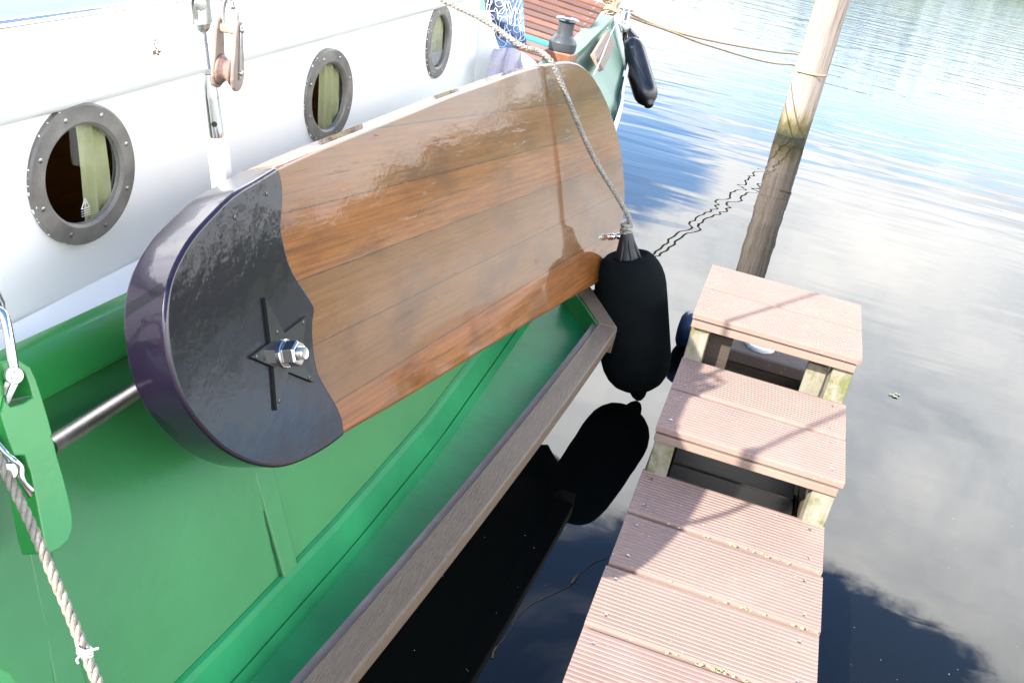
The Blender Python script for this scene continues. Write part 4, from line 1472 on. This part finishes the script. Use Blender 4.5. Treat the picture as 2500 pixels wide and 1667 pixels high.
# second shroud: shackle in the bracket at the left edge
sh2 = empty('bow_shackle', P(35, 918, 0.79), 'chrome shackle pinned in the slot of the green bracket', 'shackle')
mb = MB()
mb.tube(spline([P(36, 915, 0.785), P(28, 860, 0.785), P(18, 800, 0.785), P(8, 768, 0.785), P(-8, 760, 0.785), P(-24, 775, 0.79), P(-24, 860, 0.80), P(-10, 915, 0.81)], 6), 0.0075, 12)
mb.build('bow', M_CHROME, sh2, smooth=True)
mb = MB()
pa = P(36, 917, 0.775)
pd = (P(36, 917, 0.775) - P(10, 905, 0.85)).normalized()
mb.lathe([(0.0135, -0.03), (0.0135, -0.004), (0.012, 0.0), (0.0065, 0.0), (0.0065, 0.004), (0.005, 0.006)], pa, pd, 24)
mb.build('pin', M_STEEL, sh2, smooth='auto')
mb = MB()
mb.tube(spline([P(8, 960, 0.80), P(14, 942, 0.79), P(30, 925, 0.788)], 5), 0.0042, 8)
mb.tube(spline([P(14, 984, 0.795), P(28, 955, 0.785), P(40, 930, 0.785)], 5), 0.0042, 8)
mb.build('lashing', M_CORD, sh2, smooth=True)
mb = MB()
mb.tube(spline([P(-16, 762, 0.785), P(-24, 700, 0.785), V((-0.954, -2.14, 1.46)), V((-0.97, -2.10, 1.82)), V((-0.966, -2.06, 2.18)), V((-1.0, -2.04, 3.2))], 4), 0.010, 10)
mb.lathe([(0.01, 0), (0.022, 0.02), (0.024, 0.12), (0.01, 0.15)], (-0.966, -2.11, 1.58), (0, 0.05, 1), 14)
mb.build('upper_wire', M_STEEL, sh2, smooth=True)

# laid rope at lower left
mb = MB()
laid_rope(mb, spline([P(-30, 1060, 0.78), P(0, 1125, 0.775), P(45, 1215, 0.77), P(85, 1300, 0.765), P(130, 1405, 0.755), P(175, 1510, 0.745), P(215, 1610, 0.735), P(262, 1725, 0.72)], 6), 0.0080, 3, 6.5, 7)
lr = mb.build('laid_rope', M_OLDROPE, smooth=True, loc=P(45, 1215, 0.77))
tag(lr, 'old twisted rope hanging over the green topside below the bracket', 'rope')
mb = MB()
kc = P(207, 1588, 0.735)
for k in range(3):
    mb.tube([kc + RIGHT * 0.010 * math.cos(a) + FWD * 0.010 * math.sin(a) + DOWN * (0.004 * k - 0.004 + 0.004 * math.cos(a)) for a in [2 * PI * j / 14 for j in range(15)]], 0.0018, 6)
mb.tube(spline([kc, kc + RIGHT * 0.012 - DOWN * 0.004 - FWD * 0.01, kc + RIGHT * 0.024 - DOWN * 0.007 - FWD * 0.01], 4), 0.0018, 6)
mb.tube(spline([kc, kc - RIGHT * 0.006 + DOWN * 0.008 - FWD * 0.012, kc - RIGHT * 0.004 + DOWN * 0.014 - FWD * 0.012], 4), 0.0018, 6)
mb.build('twine', M_CORD, lr, smooth=True)

# ------------------------------------------------------------------ things in the cockpit
# hanging patterned towel
tw_q = [(1170, -90, 2.42), (1272, -90, 2.46), (1284, 112, 2.36), (1200, 122, 2.32)]


def TW(u, v, out=0.0):
    a = lerp(P(*tw_q[0]), P(*tw_q[1]), u)
    b = lerp(P(*tw_q[3]), P(*tw_q[2]), u)
    p = lerp(a, b, v)
    return p - FWD * (0.010 * math.sin(u * 11 + v * 2) + out)


mb = MB()
nu, nv = 22, 20
for o_ in (0.0, -0.008):
    pass
g = [[TW(i / nu, j / nv) for i in range(nu + 1)] for j in range(nv + 1)]
mb.add([p for r_ in g for p in r_], [(j * (nu + 1) + i, j * (nu + 1) + i + 1, (j + 1) * (nu + 1) + i + 1, (j + 1) * (nu + 1) + i) for j in range(nv) for i in range(nu)])
two = mb.build('beach_towel', M_TOWEL, smooth=True, loc=P(1230, 100, 2.35))
so = two.modifiers.new('thick', 'SOLIDIFY')
so.thickness = 0.008
tag(two, 'blue grey towel with white scribbled writing hung at the cabin end', 'towel')
mb = MB()
rs = random.Random(21)


def arc(cx, cy, rx, ry, a0, a1, n=10):
    return [(cx + rx * math.cos(R(a0 + (a1 - a0) * i / n)), cy - ry * math.sin(R(a0 + (a1 - a0) * i / n))) for i in range(n + 1)]


GL = [[arc(0.5, 0.5, 0.4, 0.5, 60, 420, 14)],
      [[(0.0, 0.9), (0.35, 0.0), (0.62, 0.05), (0.3, 0.95), (0.7, 1.0), (1.0, 0.7)]],
      [[(0, 0.1), (0.05, 0.8), (0.35, 1.0), (0.6, 0.7), (0.65, 0.1), (0.7, 0.9), (1.0, 0.9)]],
      [[(0, 1), (0.1, 0.2), (0.3, 0.2), (0.35, 1.0), (0.4, 0.25), (0.6, 0.2), (0.65, 1.0), (1.0, 0.9)]],
      [[(0.1, 0), (0.12, 1.0)], [(0.75, 0.0), (0.12, 0.55), (0.8, 1.0)]],
      [[(0, 1), (0.4, 0.0), (0.75, 1.0)], [(0.1, 0.62), (0.95, 0.55)]],
      [[(0.85, 0.12), (0.4, 0.0), (0.2, 0.25), (0.55, 0.5), (0.75, 0.78), (0.4, 1.0), (0.05, 0.85)]],
      [arc(0.45, 0.3, 0.35, 0.3, 40, 400, 12) + [(0.8, 0.9), (0.5, 1.25), (0.15, 1.1)]],
      [[(0.05, 0.5), (0.5, 0.5), (0.75, 0.2), (0.4, 0.0), (0.1, 0.5), (0.35, 1.0), (0.9, 0.85)]]]
for row in range(6):
    u = rs.uniform(-0.05, 0.05)
    while u < 0.93:
        wdt, hgt = rs.uniform(0.16, 0.30), rs.uniform(0.10, 0.16)
        v0 = 0.34 + row * 0.105 + rs.uniform(-0.025, 0.025)
        sk = rs.uniform(-0.25, 0.25)
        for st_ in rs.choice(GL):
            q_ = [(u + wdt * (a_ + sk * (0.5 - b_)), v0 + hgt * b_) for a_, b_ in st_]
            q_ = [(min(0.985, max(0.015, a_)), min(0.985, b_)) for a_, b_ in q_]
            mb.tube(spline([TW(a_, b_, 0.006) for a_, b_ in q_], 3), 0.0014, 5)
        u += wdt * rs.uniform(0.85, 1.15)
mb.build('script_print', M_PRINT, two, smooth=True)

# mauve towel bundle
mb = MB()
rows = []
nu, nv = 40, 12
for j in range(nv + 1):
    v = j / nv
    row = []
    for i in range(nu + 1):
        u = i / nu
        topy = 122 + 34 * u * u * 0.9 - 9 * math.sin(u * PI) + 5 * abs(math.sin(u * 9.5))
        px = 1205 + 104 * u - 22 * v * (1 - u)
        py = topy + v * (215 - topy)
        bulge = 0.05 * math.sin(min(1, v * 2.2) * PI / 2) + 0.030 * abs(math.sin(u * 9.5 + v * 0.8)) ** 0.6
        row.append(P(px, py, 2.24) - FWD * bulge)
    rows.append(row)
back = [P(1205 + 104 * i / nu, 150, 2.30) for i in range(nu + 1)]
rows = [back] + rows
q = nu + 1
mb.add([p for r_ in rows for p in r_], [(j * q + i, j * q + i + 1, (j + 1) * q + i + 1, (j + 1) * q + i) for j in range(len(rows) - 1) for i in range(nu)])
mt = mb.build('folded_towel', M_LAV, smooth=True, loc=P(1250, 190, 2.22))
tag(mt, 'pale mauve towel bunched in folds beside the cabin corner', 'towel')

# slatted deck chair
chair = empty('deck_chair', P(1340, 140, 2.75), 'reclining wooden slatted deck chair in the cockpit behind the towel', 'chair')


def slat_pt(k, s_):
    y_l = -62 + 15.2 * k
    x_l = 1262
    x_r = 1478 - 8.2 * k
    d = 3.20 - 0.035 * k
    px = lerp(x_l, x_r, s_)
    return P(px, y_l + (px - x_l) * 0.335, d)


for k in range(13):
    a, b = slat_pt(k, 0), slat_pt(k, 1)
    a2, b2 = lerp(a, slat_pt(k + 1, 0), 0.76), lerp(b, slat_pt(k + 1, 1), 0.76)
    nrm = (b - a).cross(a2 - a).normalized()
    if nrm.dot(FWD) > 0:
        nrm = -nrm
    mb = MB()
    mb.hexa([a, b, b2, a2], [p - nrm * 0.02 for p in (a, b, b2, a2)])
    sl_ = mb.build('slat', M_TEAL if k == 9 else M_TEAK, chair, bevel=0.003)
    for s_ in (0.06, 0.92):
        mb = MB()
        mb.lathe([(0.010, -0.002), (0.009, 0.003), (0.004, 0.004)], lerp(lerp(a, b, s_), lerp(a2, b2, s_), 0.5), nrm, 8)
        mb.build('screw', M_SCREW, sl_)
    if k == 9:
        sl_.name = 'teal_slat'
for s_ in (0.04, 0.94):
    a, b = slat_pt(0, s_), slat_pt(13, s_)
    nrm = (slat_pt(0, 1) - slat_pt(0, 0)).cross(slat_pt(13, 0) - slat_pt(0, 0)).normalized()
    if nrm.dot(FWD) > 0:
        nrm = -nrm
    mb = MB()
    mb.box(lerp(a, b, 0.5) - nrm * 0.045, (b - a).normalized(), nrm, (b - a).normalized().cross(nrm), (b - a).length, 0.045, 0.03)
    mb.build('side_rail', M_TEAK, chair, bevel=0.003)
    mb = MB()
    foot = b + V((0, 0.05, -0.28))
    mb.tube([b - nrm * 0.05, foot], 0.016, 8)
    mb.build('leg', M_TEAK, chair, smooth=True)
# winch on its post
wc = P(1372, 118, 2.52)
win = empty('winch', wc, 'dark grey sheet winch with chrome top on a brown wooden post', 'winch')
mb = MB()
mb.lathe([(0.068, -0.008), (0.069, 0.0), (0.069, 0.030), (0.064, 0.040), (0.046, 0.058), (0.041, 0.066), (0.038, 0.09), (0.039, 0.122), (0.043, 0.130)], wc, (0, 0, 1), 36)
mb.build('drum', M_WINCH, win, smooth='auto', ang=22)
mb = MB()
mb.lathe([(0.040, 0.130), (0.056, 0.134), (0.057, 0.141), (0.050, 0.146), (0.022, 0.148), (0.018, 0.144), (0.001, 0.144)], wc, (0, 0, 1), 36)
mb.build('winch_top', M_CHROME, win, smooth='auto')
mb = MB()
q = lambda h, w_: [wc + V((a * w_, b * w_, h)) for a, b in ((-1, -1), (1, -1), (1, 1), (-1, 1))]
mb.hexa(q(-0.01, 0.068), q(-0.45, 0.11))
mb.build('post', M_MAHOG, win, bevel=0.008)

# chrome bollard at the end of the bulwark
bc = P(1519, 76, 3.40)
bol = empty('bollard', bc, 'chrome mushroom bollard at the far end of the bulwark', 'bollard')
mb = MB()
mb.lathe([(0.046, 0.0), (0.048, 0.004), (0.048, 0.045), (0.046, 0.05), (0.030, 0.056), (0.027, 0.07)], bc, (0, 0, 1), 32)
mb.build('base', M_CHROME, bol, smooth='auto')
mb = MB()
pf = [(0.027, 0.07)]
for i in range(9):
    pf += [(0.030, 0.074 + i * 0.006), (0.026, 0.077 + i * 0.006)]
pf += [(0.03, 0.13), (0.052, 0.136), (0.062, 0.143), (0.062, 0.148), (0.05, 0.152), (0.001, 0.152)]
mb.lathe(pf, bc, (0, 0, 1), 32)
mb.build('spool', M_CHROME, bol, smooth='auto')
# stay the base is bolted to
mb = MB()
mb.box(bc + V((-0.05, 0.01, -0.02)), (1, 0, 0), (0, 1, 0), (0, 0, 1), 0.12, 0.08, 0.035)
mb.build('bracket', M_WHITE2, bol, bevel=0.004)

# coiled rope near the bollard
mb = MB()
cq = P(1482, 14, 3.5)
for k in range(3):
    cq_k = cq + V((0.006 * k, 0.01 * k, 0.03 - 0.025 * k))
    laid_rope(mb, [cq_k + RIGHT * (0.045 + 0.006 * k) * math.cos(a) - DOWN * (0.040 + 0.004 * k) * math.sin(a) - FWD * 0.012 * math.sin(2 * a + k) for a in [2 * PI * j / 30 for j in range(31)]], 0.0115, 3, 6, 5)
laid_rope(mb, spline([P(1458, 34, 3.5), P(1480, 30, 3.47), P(1500, 20, 3.5), P(1512, 4, 3.55), P(1504, -14, 3.6)], 6), 0.012, 3, 6, 5)
laid_rope(mb, spline([P(1462, 22, 3.5), P(1486, 20, 3.46), P(1506, 27, 3.44), P(1516, 30, 3.42)], 6), 0.012, 3, 6, 5)
co = mb.build('rope_coil', M_TANROPE, smooth=True, loc=cq)
tag(co, 'coil of tan laid rope on the green bulwark beside the bollard', 'rope')

# wooden fairlead block on the outside of the bulwark, with a white cord
fa, fb = P(1452, 156, 2.66), P(1485, 98, 3.10)
hs = (lerp(secs[-3][2], secs[-8][2], 0.5) - lerp(secs[-3][0], secs[-8][0], 0.5)).normalized()
al = (fb - fa).normalized()
outn = al.cross(hs).normalized()
if outn.x < 0:
    outn = -outn
mb = MB()
mb.box(lerp(fa, fb, 0.5) + outn * 0.012, al, hs, outn, (fb - fa).length, 0.10, 0.03)
fbk = mb.build('fairlead_block', M_FAIRLEAD, smooth=False, bevel=0.006, loc=lerp(fa, fb, 0.5))
tag(fbk, 'small weathered wooden block fixed on the outside of the green bulwark', 'fairlead')
mb = MB()
mb.tube(spline([P(1503, 60, 3.32), P(1488, 92, 3.05), P(1470, 138, 2.70), P(1450, 183, 2.45)], 5), 0.0032, 6)
wc_ = mb.build('white_cord', M_CORD, smooth=True, loc=P(1488, 92, 3.05))
tag(wc_, 'thin white cord running from the bollard across the fairlead block', 'cord')

# ------------------------------------------------------------------ small floating things
mb = MB()
lc = atz(2185, 965, ZW + 0.002)
rl = random.Random(4)
for k in range(4):
    a0 = rl.uniform(0, 6)
    cpt = lc + V((rl.uniform(-.015, .015), rl.uniform(-.035, .035), 0.0005 * k))
    mb.add([cpt + V((math.cos(a0 + a) * r_, math.sin(a0 + a) * r_ * 0.8, 0.001)) for a, r_ in ((0, .022), (.6, .012), (1.2, .024), (1.9, .012), (2.6, .022), (3.4, .010), (4.2, .018), (5.2, .011))], [tuple(range(8))])
lf = mb.build('floating_leaf', M_LEAF, loc=lc)
tag(lf, 'yellow green leaf afloat on the grey water right of the steps', 'leaf')
mb = MB()
tpts = [atz(x, y, ZW + 0.003) for x, y in ((1482, 1360), (1450, 1372), (1418, 1398), (1396, 1424), (1350, 1448), (1300, 1472), (1268, 1500), (1240, 1545), (1210, 1582))]
mb.tube(spline(tpts, 6), 0.0010, 6)
mb.tube([atz(1412, 1400, ZW + 0.004), atz(1402, 1412, ZW + 0.006), atz(1394, 1422, ZW + 0.004)], [0.002, 0.006, 0.002], 7)
mb.tube([atz(1212, 1578, ZW + 0.004), atz(1204, 1590, ZW + 0.004), atz(1202, 1604, ZW + 0.003)], 0.003, 6)
tg = mb.build('twig', M_TWIG, smooth=True, loc=tpts[4])
tag(tg, 'thin brown twig floating on dark water between barge and jetty', 'twig')

mb = MB()
rk = random.Random(12)
for k in range(46):
    px, py = (rk.uniform(2020, 2500), rk.uniform(700, 1660)) if rk.random() < 0.7 else (rk.uniform(1000, 1500), rk.uniform(1300, 1660))
    c = atz(px, py, ZW + 0.0006)
    if -0.03 < c.x < JL + 0.03 and c.y < 1.7:
        continue
    s_ = rk.uniform(0.0006, 0.0016)
    mb.add([c + V((math.cos(a) * s_ * rk.uniform(.5, 1.2), math.sin(a) * s_ * rk.uniform(.5, 1.2), 0)) for a in [2 * PI * j / 6 for j in range(6)]], [tuple(range(6))])
fs_ = mb.build('floating_specks', M_CORD)
fs_['kind'] = 'stuff'
